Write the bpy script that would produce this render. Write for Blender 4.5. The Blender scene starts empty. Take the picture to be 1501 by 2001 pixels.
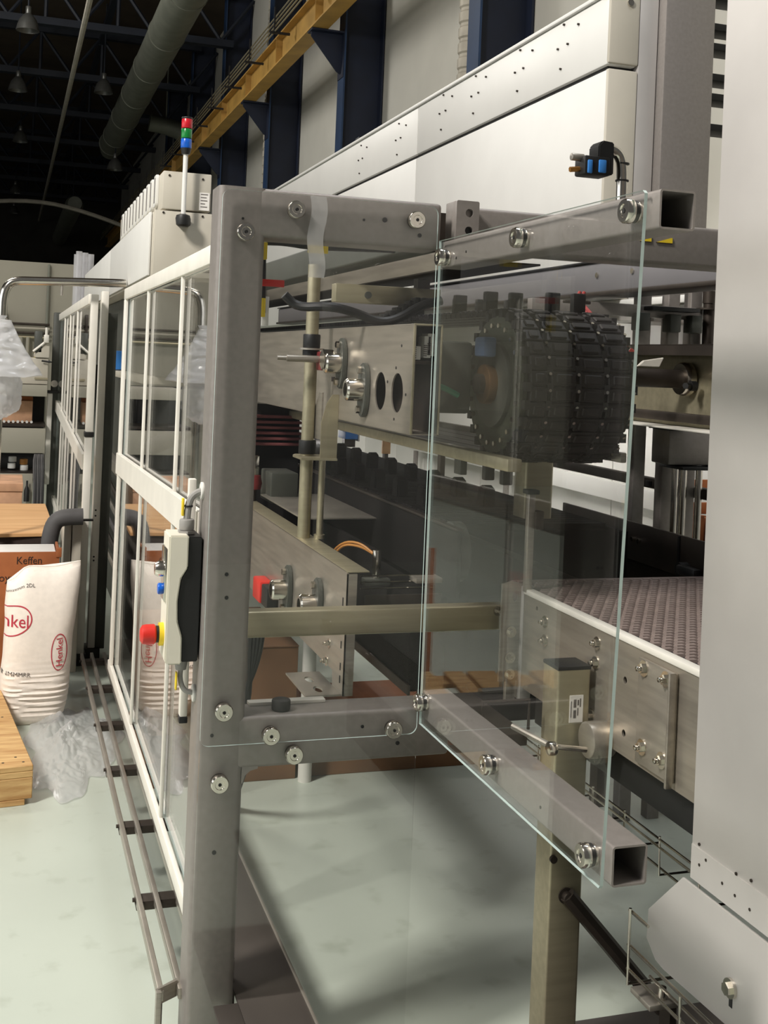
import bpy, bmesh, math, random
from mathutils import Vector, Matrix, noise
R = math.radians
S = bpy.context.scene
COL = S.collection
random.seed(7)

# ------------------------------------------------------------------ camera, world, light, exposure
CAM_H = 1.65
YAW, ROLL, FPX = R(18.139), R(2.405), 2270.0
rv = Vector((math.cos(YAW), -math.sin(YAW), 0)); uv = Vector((0, 0, 1)); fv = Vector((math.sin(YAW), math.cos(YAW), 0))
rr = rv * math.cos(ROLL) + uv * math.sin(ROLL); uu = uv * math.cos(ROLL) - rv * math.sin(ROLL)
cd = bpy.data.cameras.new('camera'); cam = bpy.data.objects.new('camera', cd); COL.objects.link(cam)
m = Matrix.Identity(4)
for i in range(3):
    m[i][0] = rr[i]; m[i][1] = uu[i]; m[i][2] = -fv[i]
m[2][3] = CAM_H
cam.matrix_world = m
cd.sensor_fit = 'VERTICAL'; cd.sensor_height = 36; cd.sensor_width = 27
cd.lens = FPX / 2001 * 36
cd.shift_x = -12.5 / 2001; cd.shift_y = -289.5 / 2001
cd.clip_start = .05; cd.clip_end = 300
S.camera = cam

w = bpy.data.worlds.new('hall_air'); S.world = w; w.use_nodes = True
w.node_tree.nodes['Background'].inputs[0].default_value = (1, .985, .955, 1)
w.node_tree.nodes['Background'].inputs[1].default_value = .11

def area(name, loc, target, sx, sy, power, col=(1, .95, .86)):
    l = bpy.data.lights.new(name, 'AREA'); l.shape = 'RECTANGLE'; l.size = sx; l.size_y = sy; l.energy = power; l.color = col
    o = bpy.data.objects.new(name, l); COL.objects.link(o); o.location = loc
    o.rotation_euler = (Vector(target) - Vector(loc)).to_track_quat('-Z', 'Y').to_euler()
    return o
area('hall_lamp_row_near', (-3.9, 1.0, 6.6), (1.0, 3.6, .6), 1.0, 1.4, 780, (1, .95, .885))
area('hall_lamp_row_mid', (-3.5, 9, 9.6), (1.6, 9, 0), 1.6, 4, 420, (1, .935, .85))
area('hall_lamp_row_far', (-3.5, 20, 9.9), (3, 20, 2), 1.6, 7, 1000, (1, .97, .92))
area('added_fill_over_line', (1.9, 3.2, 6.4), (1.6, 3.4, 0), .9, 1.8, 75, (.9, .94, 1))  # added top fill; no lamp hangs over the line
area('added_side_fill', (-9, 4, 3.6), (2, 4, 1.6), 14, 3.4, 300, (.97, .985, 1))  # added fill from the left for left-facing metal; no window known here

S.view_settings.view_transform = 'Standard'; S.view_settings.look = 'None'
S.view_settings.gamma = 1; S.view_settings.use_curve_mapping = False
S.view_settings.exposure = -0.12

# ------------------------------------------------------------------ materials
def lin(r, g, b):
    f = lambda c: (c / 255 / 12.92) if c / 255 <= .04045 else ((c / 255 + .055) / 1.055) ** 2.4
    return (f(r), f(g), f(b), 1)
def mat(name, rgb, rough=.5, metal=0, var=.12, scale=14, bump=0, stretch=(1, 1, 1), spec=.5, rgb2=None, rvar=.0):
    m = bpy.data.materials.new(name); m.use_nodes = True; nt = m.node_tree; p = nt.nodes['Principled BSDF']
    tc = nt.nodes.new('ShaderNodeTexCoord'); mp = nt.nodes.new('ShaderNodeMapping'); mp.inputs['Scale'].default_value = stretch
    nz = nt.nodes.new('ShaderNodeTexNoise'); nz.inputs['Scale'].default_value = scale; nz.inputs['Detail'].default_value = 5
    nt.links.new(tc.outputs['Object'], mp.inputs[0]); nt.links.new(mp.outputs[0], nz.inputs[0])
    cr = nt.nodes.new('ShaderNodeValToRGB'); a = lin(*rgb); b = lin(*rgb2) if rgb2 else tuple(c * (1 - var) for c in a[:3]) + (1,)
    if not rgb2: a = tuple(min(1, c * (1 + var * .6)) for c in a[:3]) + (1,)
    cr.color_ramp.elements[0].position = .35; cr.color_ramp.elements[1].position = .68
    cr.color_ramp.elements[0].color = b; cr.color_ramp.elements[1].color = a
    nt.links.new(nz.outputs[0], cr.inputs[0]); nt.links.new(cr.outputs[0], p.inputs['Base Color'])
    p.inputs['Roughness'].default_value = rough; p.inputs['Metallic'].default_value = metal; p.inputs['Specular IOR Level'].default_value = spec
    if rvar:
        mr = nt.nodes.new('ShaderNodeMapRange'); mr.inputs[3].default_value = rough - rvar; mr.inputs[4].default_value = rough + rvar
        nt.links.new(nz.outputs[0], mr.inputs[0]); nt.links.new(mr.outputs[0], p.inputs['Roughness'])
    if bump:
        bp = nt.nodes.new('ShaderNodeBump'); bp.inputs['Strength'].default_value = bump; bp.inputs['Distance'].default_value = .01
        nt.links.new(nz.outputs[0], bp.inputs['Height']); nt.links.new(bp.outputs[0], p.inputs['Normal'])
    return m
def glassy(name, tint=(.97, .975, .97), f0=.04, rough=.0, haze=0):
    m = bpy.data.materials.new(name); m.use_nodes = True; nt = m.node_tree; nt.nodes.remove(nt.nodes['Principled BSDF'])
    out = nt.nodes['Material Output']; tr = nt.nodes.new('ShaderNodeBsdfTransparent'); tr.inputs[0].default_value = tint + (1,)
    gl = nt.nodes.new('ShaderNodeBsdfGlossy'); gl.inputs['Roughness'].default_value = rough; gl.inputs[0].default_value = (.95, .95, .95, 1)
    lw = nt.nodes.new('ShaderNodeLayerWeight'); lw.inputs[0].default_value = .5
    pw = nt.nodes.new('ShaderNodeMath'); pw.operation = 'POWER'; pw.inputs[1].default_value = 5
    ma = nt.nodes.new('ShaderNodeMath'); ma.operation = 'MULTIPLY_ADD'; ma.inputs[1].default_value = 1 - f0; ma.inputs[2].default_value = f0
    nt.links.new(lw.outputs['Facing'], pw.inputs[0]); nt.links.new(pw.outputs[0], ma.inputs[0])
    mx = nt.nodes.new('ShaderNodeMixShader'); nt.links.new(ma.outputs[0], mx.inputs[0]); nt.links.new(tr.outputs[0], mx.inputs[1]); nt.links.new(gl.outputs[0], mx.inputs[2])
    last = mx
    if haze:
        df = nt.nodes.new('ShaderNodeBsdfDiffuse'); df.inputs[0].default_value = (.8, .8, .8, 1)
        tl = nt.nodes.new('ShaderNodeBsdfTranslucent'); tl.inputs[0].default_value = (.8, .8, .8, 1)
        ad = nt.nodes.new('ShaderNodeMixShader'); ad.inputs[0].default_value = .4
        nt.links.new(df.outputs[0], ad.inputs[1]); nt.links.new(tl.outputs[0], ad.inputs[2])
        m2 = nt.nodes.new('ShaderNodeMixShader'); m2.inputs[0].default_value = haze
        nt.links.new(mx.outputs[0], m2.inputs[1]); nt.links.new(ad.outputs[0], m2.inputs[2]); last = m2
    nt.links.new(last.outputs[0], out.inputs[0])
    return m
M = dict(
    frame=mat('bead_blasted_steel', (142, 136, 131), .48, .45, .07, 60, .03, rvar=.05),
    steel=mat('brushed_steel', (168, 162, 152), .36, .7, .12, 9, .02, (1, 1, 14), rvar=.06),
    steelh=mat('brushed_steel_along', (172, 164, 152), .36, .7, .14, 7, .02, (8, .6, 8), rvar=.06),
    house=mat('satin_steel_sheet', (200, 196, 192), .46, .42, .10, 2.2, .02, rvar=.06),
    dsteel=mat('dull_dark_steel', (70, 63, 57), .5, .7, .25, 8, .03),
    chrome=mat('polished_steel', (215, 210, 200), .16, 1, .06, 30),
    bar=mat('olive_tinted_steel', (176, 168, 142), .42, .7, .1, 6, .02, (.6, 8, 8)),
    alu=mat('white_anodised_profile', (226, 222, 212), .45, .1, .06, 8),
    white=mat('white_powder_coat', (218, 217, 212), .42, 0, .03, 3),
    beige=mat('beige_grey_paint', (190, 184, 170), .5, 0, .04, 4),
    ivory=mat('ivory_plastic', (220, 216, 200), .45, 0, .03, 6),
    black=mat('black_plastic', (22, 22, 22), .5, 0, .2, 20),
    rubber=mat('dark_rubber', (44, 42, 42), .75, 0, .25, 30, .1),
    chain=mat('oiled_dark_plastic_links', (36, 32, 31), .5, .1, .3, 22, .1),
    chaingreen=mat('greenish_grey_disc', (78, 82, 70), .5, .3, .2, 12),
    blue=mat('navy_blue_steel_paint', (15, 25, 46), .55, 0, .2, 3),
    brightblue=mat('blue_plastic', (52, 122, 196), .45, 0, .1, 10),  # bright blue of the plastic itself
    dblue=mat('dark_blue_fabric', (38, 40, 86), .8, 0, .2, 10),
    yellow=mat('crane_yellow_paint', (184, 144, 72), .55, 0, .18, 2.5),
    tag=mat('yellow_tag', (232, 202, 44), .5, 0, .08, 30),
    red=mat('signal_red', (206, 44, 34), .4, 0, .06, 10),
    redlens=mat('red_lens', (190, 26, 40), .25, 0, .2, 40), greenlens=mat('green_lens', (18, 120, 52), .25, 0, .2, 40), bluelens=mat('blue_lens', (20, 90, 190), .25, 0, .2, 40),
    wood=mat('pine_board', (214, 178, 122), .7, 0, .2, 5, .06, (1, 9, 9), rgb2=(176, 132, 80)),
    ply=mat('plywood_sheet', (222, 178, 126), .6, 0, .2, 4, .03, (.6, 5, 5), rgb2=(205, 156, 104)),
    card=mat('brown_cardboard', (172, 102, 56), .8, 0, .2, 5, .04, rgb2=(140, 78, 40)),
    kraft=mat('dull_kraft_board', (132, 96, 66), .85, 0, .2, 5, .04, rgb2=(112, 80, 54)), slate=mat('slate_blue_plastic', (82, 104, 136), .5, 0, .1, 10),
    pinkcard=mat('pale_brown_cardboard', (206, 160, 126), .8, 0, .2, 9, .04),
    sack=mat('white_woven_sack', (240, 230, 218), .6, 0, .05, 40, .06),
    redink=mat('red_ink', (186, 40, 62), .6, 0, .05, 40), greyink=mat('grey_ink', (104, 98, 94), .7, 0, .3, 200), blackink=mat('black_ink', (46, 30, 22), .7, 0, .2, 90),
    film=glassy('crumpled_clear_film', (.94, .93, .96), .10, .24, .40),
    bagfilm=glassy('milky_bag_film', (.92, .92, .94), .10, .2, .58),
    tape=glassy('clear_tape', (.93, .93, .92), .12, .15, .36),
    glass=glassy('polycarbonate_pane', (.985, .988, .986), .028),
    edge=mat('pane_edge', (188, 206, 202), .3, 0, .08, 20),
    paper=mat('white_sticker', (228, 224, 218), .6, 0, .03, 20),
    duct=mat('galvanised_duct', (118, 120, 108), .55, .3, .15, 3),
    duct2=mat('foil_conduit', (176, 170, 156), .6, .2, .15, 5),
    lamp=mat('lamp_reflector_aluminium', (112, 112, 108), .35, .6, .1, 9),
    roof=mat('dark_brown_roof_deck', (74, 62, 50), .8, 0, .2, 1.5),
    trussm=mat('dark_blue_truss_paint', (20, 27, 40), .6, 0, .25, 2),
    wall=mat('grey_wall_panel', (192, 190, 180), .75, 0, .05, 1.5),
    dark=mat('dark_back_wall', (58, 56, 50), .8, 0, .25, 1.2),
    partition=mat('pale_partition_panel', (160, 156, 142), .7, 0, .06, 1.5),
    hose=mat('grey_rubber_hose', (78, 76, 76), .65, 0, .12, 20),
    cable=mat('grey_cable', (146, 144, 140), .55, 0, .1, 20),
    redcable=mat('red_cable', (150, 40, 34), .5, 0, .1, 20), orange=mat('orange_tube', (190, 130, 60), .5, 0, .1, 20),
    greenpipe=mat('green_hose', (40, 140, 104), .5, 0, .1, 20), brass=mat('brass', (196, 140, 70), .35, .8, .1, 20),
    motor=mat('dark_grey_motor_paint', (72, 74, 68), .5, .1, .15, 10),
    burg=mat('burgundy_plastic', (108, 34, 34), .5, 0, .1, 20),
    greybeam=mat('smooth_grey_coating', (120, 118, 120), .45, .2, .05, 3), dbrass=mat('dull_bronze', (104, 76, 46), .45, .6, .2, 20),
    mattblack=mat('matt_black_cover', (20, 18, 17), .85, 0, .2, 12, spec=.15),  # plain matt black with low specular
    navylit=mat('navy_paint_lit', (30, 54, 86), .5, 0, .15, 3),  # brighter copy of the navy; light on the front flange is painted in
    traysteel=mat('worn_tray_steel', (84, 78, 73), .45, .35, .15, 3),
    mats=mat('mauve_grey_belt_plastic', (126, 112, 106), .6, 0, .14, 30), matbase=mat('dark_belt_underlay', (40, 34, 36), .8, 0, .1, 20),
    striped=mat('maroon_hose', (120, 66, 66), .6, 0, .1, 20), pipe=mat('white_plastic_pipe', (214, 212, 204), .45, 0, .05, 10),
)
def floor_mat():
    m = mat('mint_epoxy_floor', (188, 196, 184), .34, 0, .06, 1.1, 0, rvar=.08); nt = m.node_tree; p = nt.nodes['Principled BSDF']
    tc = nt.nodes.new('ShaderNodeTexCoord'); n2 = nt.nodes.new('ShaderNodeTexNoise'); n2.inputs['Scale'].default_value = 9; n2.inputs['Detail'].default_value = 8
    cr = nt.nodes.new('ShaderNodeValToRGB'); cr.color_ramp.elements[0].position = .28; cr.color_ramp.elements[0].color = (.55, .56, .5, 1); cr.color_ramp.elements[1].position = .42; cr.color_ramp.elements[1].color = (1, 1, 1, 1)
    mx = nt.nodes.new('ShaderNodeMixRGB'); mx.blend_type = 'MULTIPLY'; mx.inputs[0].default_value = .35
    src = p.inputs['Base Color'].links[0].from_socket
    nt.links.new(tc.outputs['Object'], n2.inputs[0]); nt.links.new(n2.outputs[0], cr.inputs[0]); nt.links.new(src, mx.inputs[1]); nt.links.new(cr.outputs[0], mx.inputs[2]); nt.links.new(mx.outputs[0], p.inputs['Base Color'])
    return m
M['floor'] = floor_mat()

# ------------------------------------------------------------------ mesh builder
class B:
    def __init__(s): s.bm = bmesh.new(); s.mi = 0
    def _merge(s, t):
        for f in t.faces: f.material_index = s.mi
        me = bpy.data.meshes.new('tmp'); t.to_mesh(me); t.free(); s.bm.from_mesh(me); bpy.data.meshes.remove(me); return s
    def box(s, x0, x1, y0, y1, z0, z1, bev=0, seg=2, mtx=None):
        t = bmesh.new(); bmesh.ops.create_cube(t, size=1)
        bmesh.ops.scale(t, vec=(abs(x1 - x0), abs(y1 - y0), abs(z1 - z0)), verts=t.verts)
        if bev: bmesh.ops.bevel(t, geom=t.edges[:], offset=bev, segments=seg, affect='EDGES', profile=.5)
        bmesh.ops.translate(t, vec=((x0 + x1) / 2, (y0 + y1) / 2, (z0 + z1) / 2), verts=t.verts)
        if mtx: bmesh.ops.transform(t, matrix=mtx, verts=t.verts)
        return s._merge(t)
    def cyl(s, p, q, r, n=16, r2=None, bev=0):
        p, q = Vector(p), Vector(q); d = q - p; t = bmesh.new()
        bmesh.ops.create_cone(t, cap_ends=True, segments=n, radius1=r, radius2=r if r2 is None else r2, depth=d.length)
        if bev: bmesh.ops.bevel(t, geom=[e for e in t.edges if any(len(f.verts) > 4 for f in e.link_faces)], offset=bev, segments=2, affect='EDGES', profile=.5)
        bmesh.ops.transform(t, matrix=Matrix.Translation((p + q) / 2) @ d.to_track_quat('Z', 'Y').to_matrix().to_4x4(), verts=t.verts)
        return s._merge(t)
    def loops(s, rings, close=True, caps=True):
        t = bmesh.new(); V = [[t.verts.new(v) for v in r] for r in rings]; n = len(rings[0])
        for a, b in zip(V, V[1:]):
            for i in range(n if close else n - 1):
                t.faces.new((a[i], a[(i + 1) % n], b[(i + 1) % n], b[i]))
        if caps and close: t.faces.new(V[0][::-1]); t.faces.new(V[-1])
        bmesh.ops.recalc_face_normals(t, faces=t.faces); return s._merge(t)
    def tube(s, pts, r, n=10, smooth=0):
        P = [Vector(p) for p in pts]
        for _ in range(smooth):
            Q = [P[0]]
            for a, b in zip(P, P[1:]): Q += [a * .75 + b * .25, a * .25 + b * .75]
            P = Q + [P[-1]]
        rings = []; up = None
        for i, p in enumerate(P):
            d = (P[min(i + 1, len(P) - 1)] - P[max(i - 1, 0)]).normalized()
            if up is None: up = d.orthogonal().normalized()
            up = (up - d * up.dot(d)).normalized(); sd = d.cross(up)
            rad = r(i / (len(P) - 1)) if callable(r) else r
            rings.append([p + (up * math.cos(a) + sd * math.sin(a)) * rad for a in [2 * math.pi * k / n for k in range(n)]])
        return s.loops(rings)
    def prism(s, pts, ax, a, b, bev=0):
        f = {'x': lambda u, v, h: (h, u, v), 'y': lambda u, v, h: (u, h, v), 'z': lambda u, v, h: (u, v, h)}[ax]
        t = bmesh.new(); A = [t.verts.new(f(u, v, a)) for u, v in pts]; C = [t.verts.new(f(u, v, b)) for u, v in pts]; n = len(pts)
        t.faces.new(A); t.faces.new(C[::-1])
        for i in range(n): t.faces.new((A[i], C[i], C[(i + 1) % n], A[(i + 1) % n]))
        bmesh.ops.recalc_face_normals(t, faces=t.faces)
        if bev: bmesh.ops.bevel(t, geom=t.edges[:], offset=bev, segments=2, affect='EDGES')
        return s._merge(t)
    def plate(s, outer, holes, ax, a, b):
        """flat plate with real holes: fill in 2-D, then extrude"""
        f = {'x': lambda u, v, h: (h, u, v), 'y': lambda u, v, h: (u, h, v), 'z': lambda u, v, h: (u, v, h)}[ax]
        t = bmesh.new(); E = []; tops = []
        for lp in [outer] + holes:
            vs = [t.verts.new(f(u, v, a)) for u, v in lp]; tops.append(vs)
            E += [t.edges.new((vs[i], vs[(i + 1) % len(vs)])) for i in range(len(vs))]
        bmesh.ops.triangle_fill(t, use_beauty=True, use_dissolve=False, edges=E)
        r = bmesh.ops.extrude_face_region(t, geom=t.faces[:])
        d = Vector(f(0, 0, b)) - Vector(f(0, 0, a))
        bmesh.ops.translate(t, vec=d, verts=[v for v in r['geom'] if isinstance(v, bmesh.types.BMVert)])
        bmesh.ops.recalc_face_normals(t, faces=t.faces); return s._merge(t)
    def hollow(s, ax, u0, u1, v0, v1, a, b, t=.003, r=.008):
        def rect(o):
            rad = max(r - o, .001); P = []
            for cu, cv, st in ((u1 - o - rad, v1 - o - rad, 0), (u0 + o + rad, v1 - o - rad, 90), (u0 + o + rad, v0 + o + rad, 180), (u1 - o - rad, v0 + o + rad, 270)):
                for k in range(4): an = R(st + 30 * k); P.append((cu + rad * math.cos(an), cv + rad * math.sin(an)))
            return P
        f = {'x': lambda u, v, h: (h, u, v), 'y': lambda u, v, h: (u, h, v), 'z': lambda u, v, h: (u, v, h)}[ax]
        O, I = rect(0), rect(t)
        return s.loops([[f(u, v, h) for u, v in lp] for lp, h in ((O, a), (O, b), (I, b), (I, a), (O, a))], caps=False)
    def lathe(s, prof, c, d=(0, 0, 1), n=20):
        d = Vector(d); q = d.to_track_quat('Z', 'Y'); c = Vector(c)
        return s.loops([[c + q @ Vector((r * math.cos(2 * math.pi * k / n), r * math.sin(2 * math.pi * k / n), h)) for k in range(n)] for r, h in prof])

ORG = {}
def _mesh(name, b, mats, org):
    if isinstance(b, B): bm = b.bm
    else: bm = b
    if org is not None: bmesh.ops.translate(bm, vec=-Vector(org), verts=bm.verts)
    me = bpy.data.meshes.new(name); bm.to_mesh(me); bm.free()
    for mm in (mats if isinstance(mats, (list, tuple)) else [mats]): me.materials.append(M[mm])
    me.polygons.foreach_set('use_smooth', [True] * len(me.polygons)); me.set_sharp_from_angle(angle=R(35))
    return me
def tagp(o, label=None, cat=None, group=None, kind=None):
    if label: o['label'] = label
    if cat: o['category'] = cat
    if group: o['group'] = group
    if kind: o['kind'] = kind
    return o
def thing(name, label, cat, loc, group=None, kind=None):
    o = bpy.data.objects.new(name, None); o.empty_display_size = .05; COL.objects.link(o); o.location = loc
    ORG[o.name] = Vector(loc); return tagp(o, label, cat, group, kind)
def part(par, name, b, mats, label=None, kind=None):
    org = ORG[par.name]; o = bpy.data.objects.new(name, _mesh(name, b, mats, org)); COL.objects.link(o); o.parent = par
    ORG[o.name] = org; return tagp(o, label, None, None, kind)
def solo(name, b, mats, label, cat, group=None, kind=None):
    vs = [v.co for v in b.bm.verts]; lo = [min(v[i] for v in vs) for i in range(3)]; hi = [max(v[i] for v in vs) for i in range(3)]
    org = Vector(((lo[0] + hi[0]) / 2, (lo[1] + hi[1]) / 2, lo[2])); o = bpy.data.objects.new(name, _mesh(name, b, mats, org)); COL.objects.link(o)
    o.location = org; ORG[o.name] = org; return tagp(o, label, cat, group, kind)
def struct(name, b, mats, label=None): return solo(name, b, mats, label, None, None, 'structure')
def twin(o, loc, label=None, group=None, parent=None):
    c = o.copy(); COL.objects.link(c)
    if parent: c.parent = parent
    else: c.location = loc; ORG[c.name] = Vector(loc)
    if label: c['label'] = label
    if group: c['group'] = group
    for ch in list(o.children): twin(ch, None, parent=c)
    return c
def clone(par, o, off):
    """a copy of a part, moved inside its own thing, sharing its mesh"""
    c = o.copy(); COL.objects.link(c); c.parent = par; c.location = Vector(o.location) + Vector(off); ORG[c.name] = ORG[o.name]; return c
def text_bm(txt, size, place, sub=0):
    cu = bpy.data.curves.new('txt', 'FONT'); cu.body = txt; cu.size = size; cu.align_x = 'CENTER'; cu.align_y = 'CENTER'; cu.resolution_u = 3
    o = bpy.data.objects.new('txt', cu); COL.objects.link(o); dg = bpy.context.evaluated_depsgraph_get()
    me = bpy.data.meshes.new_from_object(o.evaluated_get(dg)); bpy.data.objects.remove(o); bpy.data.curves.remove(cu)
    b = B(); b.bm.from_mesh(me); bpy.data.meshes.remove(me)
    if sub: bmesh.ops.subdivide_edges(b.bm, edges=b.bm.edges[:], cuts=sub); bmesh.ops.triangulate(b.bm, faces=b.bm.faces[:])
    for v in b.bm.verts: v.co = place(v.co.x, v.co.y)
    return b
def circle(cu, cv, ru, rv_=None, n=24): return [(cu + ru * math.cos(2 * math.pi * k / n), cv + (rv_ or ru) * math.sin(2 * math.pi * k / n)) for k in range(n)]


# ------------------------------------------------------------------ the hall: floor, roof, walls
struct('floor', B().box(-22, 6, -4, 62, -.1, 0), 'floor')
struct('ceiling', B().box(-22, 5.4, 6, 62, 10.4, 10.6), 'roof')
wr = struct('wall_right', B().box(5.1, 5.3, 2, 62, 0, 10.4), 'wall')
for i in range(9):
    part(wr, 'wall_panel', B().box(5.07, 5.1, 2.4 + i * 5, 7.3 + i * 5, 0, 10.3, .01), 'wall')
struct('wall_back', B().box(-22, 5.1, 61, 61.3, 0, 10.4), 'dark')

# roof trusses, lamps, duct
def truss(y, label):
    t = thing('roof_truss', label, 'truss', (-3, y, 8.8), 'trusses across the roof')
    part(t, 'bottom_chord', B().box(-14, 4.6, y - .12, y + .12, 8.76, 8.92), 'trussm')
    part(t, 'top_chord', B().box(-14, 4.6, y - .09, y + .09, 9.9, 10.05), 'trussm')
    d = u = v = None
    for k in range(12):
        x = -13.5 + k * 1.55
        b = lambda p, q: B().tube([p, q], .045, 6)
        if not d:
            d = part(t, 'vertical_strut', b((x, y, 8.9), (x, y, 9.92)), 'trussm'); u = part(t, 'diagonal_strut', b((x, y, 9.92), (x + .77, y, 8.9)), 'trussm'); v = part(t, 'diagonal_strut', b((x + .77, y, 8.9), (x + 1.5, y, 9.92)), 'trussm')
        else:
            for q in (d, u, v): clone(t, q, (k * 1.55, 0, 0))
    part(t, 'purlin', B().box(-3.2, -3.05, y, y + 4.9, 9.75, 9.9), 'trussm'); part(t, 'purlin', B().box(1.9, 2.05, y, y + 4.9, 9.75, 9.9), 'trussm')
names = ['nearest of the dark blue roof trusses, over the large duct', 'second dark blue roof truss from the front', 'third dark blue roof truss, crossing behind the second lamp', 'fourth dark blue roof truss from the front', 'fifth dark blue roof truss, deep in the hall', 'sixth dark blue roof truss, deep in the hall', 'farthest roof truss at the dark end of the hall']
for i, n in enumerate(names): truss(26.7 + i * 5, n)

def high_bay(loc, label, top=10.4):
    t = thing('high_bay_lamp', label, 'lamp', loc, 'high bay lamps under the roof'); x, y, z = loc
    part(t, 'reflector', B().lathe([(.05, .36), (.10, .32), (.17, .23), (.21, .12), (.235, 0), (.22, 0), (.195, .11), (.14, .22), (.06, .29)], loc, n=20), 'lamp')
    part(t, 'gear_housing', B().cyl((x, y, z + .34), (x, y, z + .50), .06, 14, bev=.01), 'lamp')
    part(t, 'hanger', B().cyl((x, y, z + .48), (x, y, top), .02, 6), 'trussm')
for loc, lb in (((.08, 25, 8.15), 'largest and nearest unlit high bay lamp at top left'), ((-.08, 30.9, 8.15), 'second unlit high bay lamp, hanging behind the nearest one'),
                ((.04, 38.5, 8.15), 'third unlit high bay lamp of the left row'), ((-.06, 51.3, 8.15), 'fourth unlit high bay lamp of the left row'),
                ((-.1, 59, 8.15), 'farthest unlit high bay lamp of the left row'), ((1.97, 30.1, 8.15), 'small high bay lamp left of the round duct'), ((2.78, 36, 7.15), 'high bay lamp below the end of the round duct')):
    high_bay(loc, lb, 7.81 if loc[2] < 8 else 10.4)
t = thing('ventilation_duct', 'large round galvanised ventilation duct under the roof', 'duct', (2.78, 14, 8.2))
part(t, 'duct_pipe', B().cyl((2.78, 14, 8.2), (2.78, 37.5, 8.2), .37, 32), 'duct')
sm = None
for k in range(8):
    if sm: clone(t, sm, (0, k * 3, 0))
    else: sm = part(t, 'duct_seam', B().cyl((2.78, 15, 8.2), (2.78, 15.06, 8.2), .385, 32), 'duct')
part(t, 'duct_outlet', B().cyl((2.78, 37.5, 8.2), (2.78, 38.2, 8.1), .40, 32, .30), 'duct')
t = thing('ventilation_duct', 'smaller duct far back in the dark hall', 'duct', (2.1, 46, 7.2))
for yy in (47, 52, 57): part(t, 'duct_hanger', B().cyl((2.1, yy, 7.5), (2.1, yy, 10.4), .02, 6), 'trussm')
part(t, 'duct_pipe', B().cyl((2.1, 46, 7.2), (2.1, 60, 7.2), .34, 24), 'duct'); part(t, 'duct_outlet', B().cyl((2.1, 45.4, 7.2), (2.1, 46, 7.2), .26, 24, .34), 'duct')
t = thing('cross_duct', 'dark cross duct joining the round duct from the right wall', 'duct', (4, 30, 7.4))
part(t, 'duct_pipe', B().tube([(3.44, 33, 8.1), (3.9, 33, 8.05), (4.42, 33, 7.9), (4.6, 33, 7.5)], .24, 18, 2), 'duct'); part(t, 'duct_collar', B().cyl((4.6, 33, 7.5), (4.63, 33, 7.43), .29, 18).cyl((3.9, 33, 8.2), (3.9, 33, 10.395), .02, 6), 'duct')
solo('roof_pipe', B().tube([(1.12, 14, 8.0), (1.1, 60, 8.0)], .055, 8), 'duct2', 'thin grey pipe running along under the roof trusses', 'pipe')
solo('roof_pipe', B().tube([(-6, 40, 5.6), (-1.5, 40, 6.3), (.6, 40, 6.55), (2.2, 40, 6.3), (4.4, 40, 5.6)], .07, 8, 2), 'duct2', 'bowed pale pipe crossing the dark back of the hall', 'pipe')

# columns, brackets, crane beam, wall conduits
clab = ['nearest navy wall column, behind the white casing top', 'second navy wall column with the largest triangular bracket', 'third navy wall column with bracket under the crane beam', 'fourth navy wall column, above the signal tower', 'fifth navy wall column, far along the wall', 'sixth navy wall column, at the dark end of the wall']
for i, y in enumerate((11.27, 16.5, 21.7, 27, 32.2, 37.5)):
    t = thing('wall_column', clab[i], 'column', (4.75, y, 0), 'steel columns along the right wall')
    part(t, 'flange', B().box(4.45, 4.475, y - .16, y + .16, 0, 10.3), 'navylit'); part(t, 'flange', B().box(5.03, 5.055, y - .16, y + .16, 0, 10.3), 'blue')
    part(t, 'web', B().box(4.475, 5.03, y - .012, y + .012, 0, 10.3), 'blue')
    if i:
        part(t, 'bracket_plate', B().prism([(3.98, 6.46), (4.45, 6.46), (4.45, 5.86), (4.38, 5.9), (3.98, 6.38)], 'y', y - .02, y + .02), 'blue')
        part(t, 'bracket_top', B().box(3.96, 4.45, y - .14, y + .14, 6.44, 6.465), 'blue'); part(t, 'gusset', B().box(4.44, 4.45, y - .15, y + .15, 5.8, 6.5), 'blue')
t = thing('crane_beam', 'yellow overhead crane runway beam along the right wall', 'beam', (4.08, 8, 6.47))
part(t, 'beam_web', B().box(4.06, 4.085, 6, 55, 6.49, 6.93), 'yellow'); part(t, 'bottom_flange', B().box(3.95, 4.2, 6, 55, 6.47, 6.495), 'yellow'); part(t, 'top_flange', B().box(3.95, 4.2, 6, 55, 6.92, 6.945), 'yellow')
st = None
for k in range(15):
    if st: clone(t, st, (0, k * 2.6, 0))
    else: st = part(t, 'web_stiffener', B().box(3.955, 4.06, 11.0, 11.02, 6.49, 6.92), 'yellow')
t = thing('conductor_rails', 'four thin conductor rails carried beside the yellow crane beam', 'rails', (3.7, 8, 6.9))
for k in range(4): part(t, 'rail_bar', B().cyl((3.74 + k * .03, 6, 6.78 + k * .115), (3.74 + k * .03, 55, 6.78 + k * .115), .012, 6), 'bar')
hb = None
for k in range(16):
    if hb: clone(t, hb, (0, k * 2.0, 0))
    else: hb = part(t, 'rail_hanger', B().box(3.66, 3.98, 11.9, 11.94, 6.74, 6.775).box(3.72, 3.74, 11.9, 11.94, 6.75, 7.16), 'black')
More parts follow.
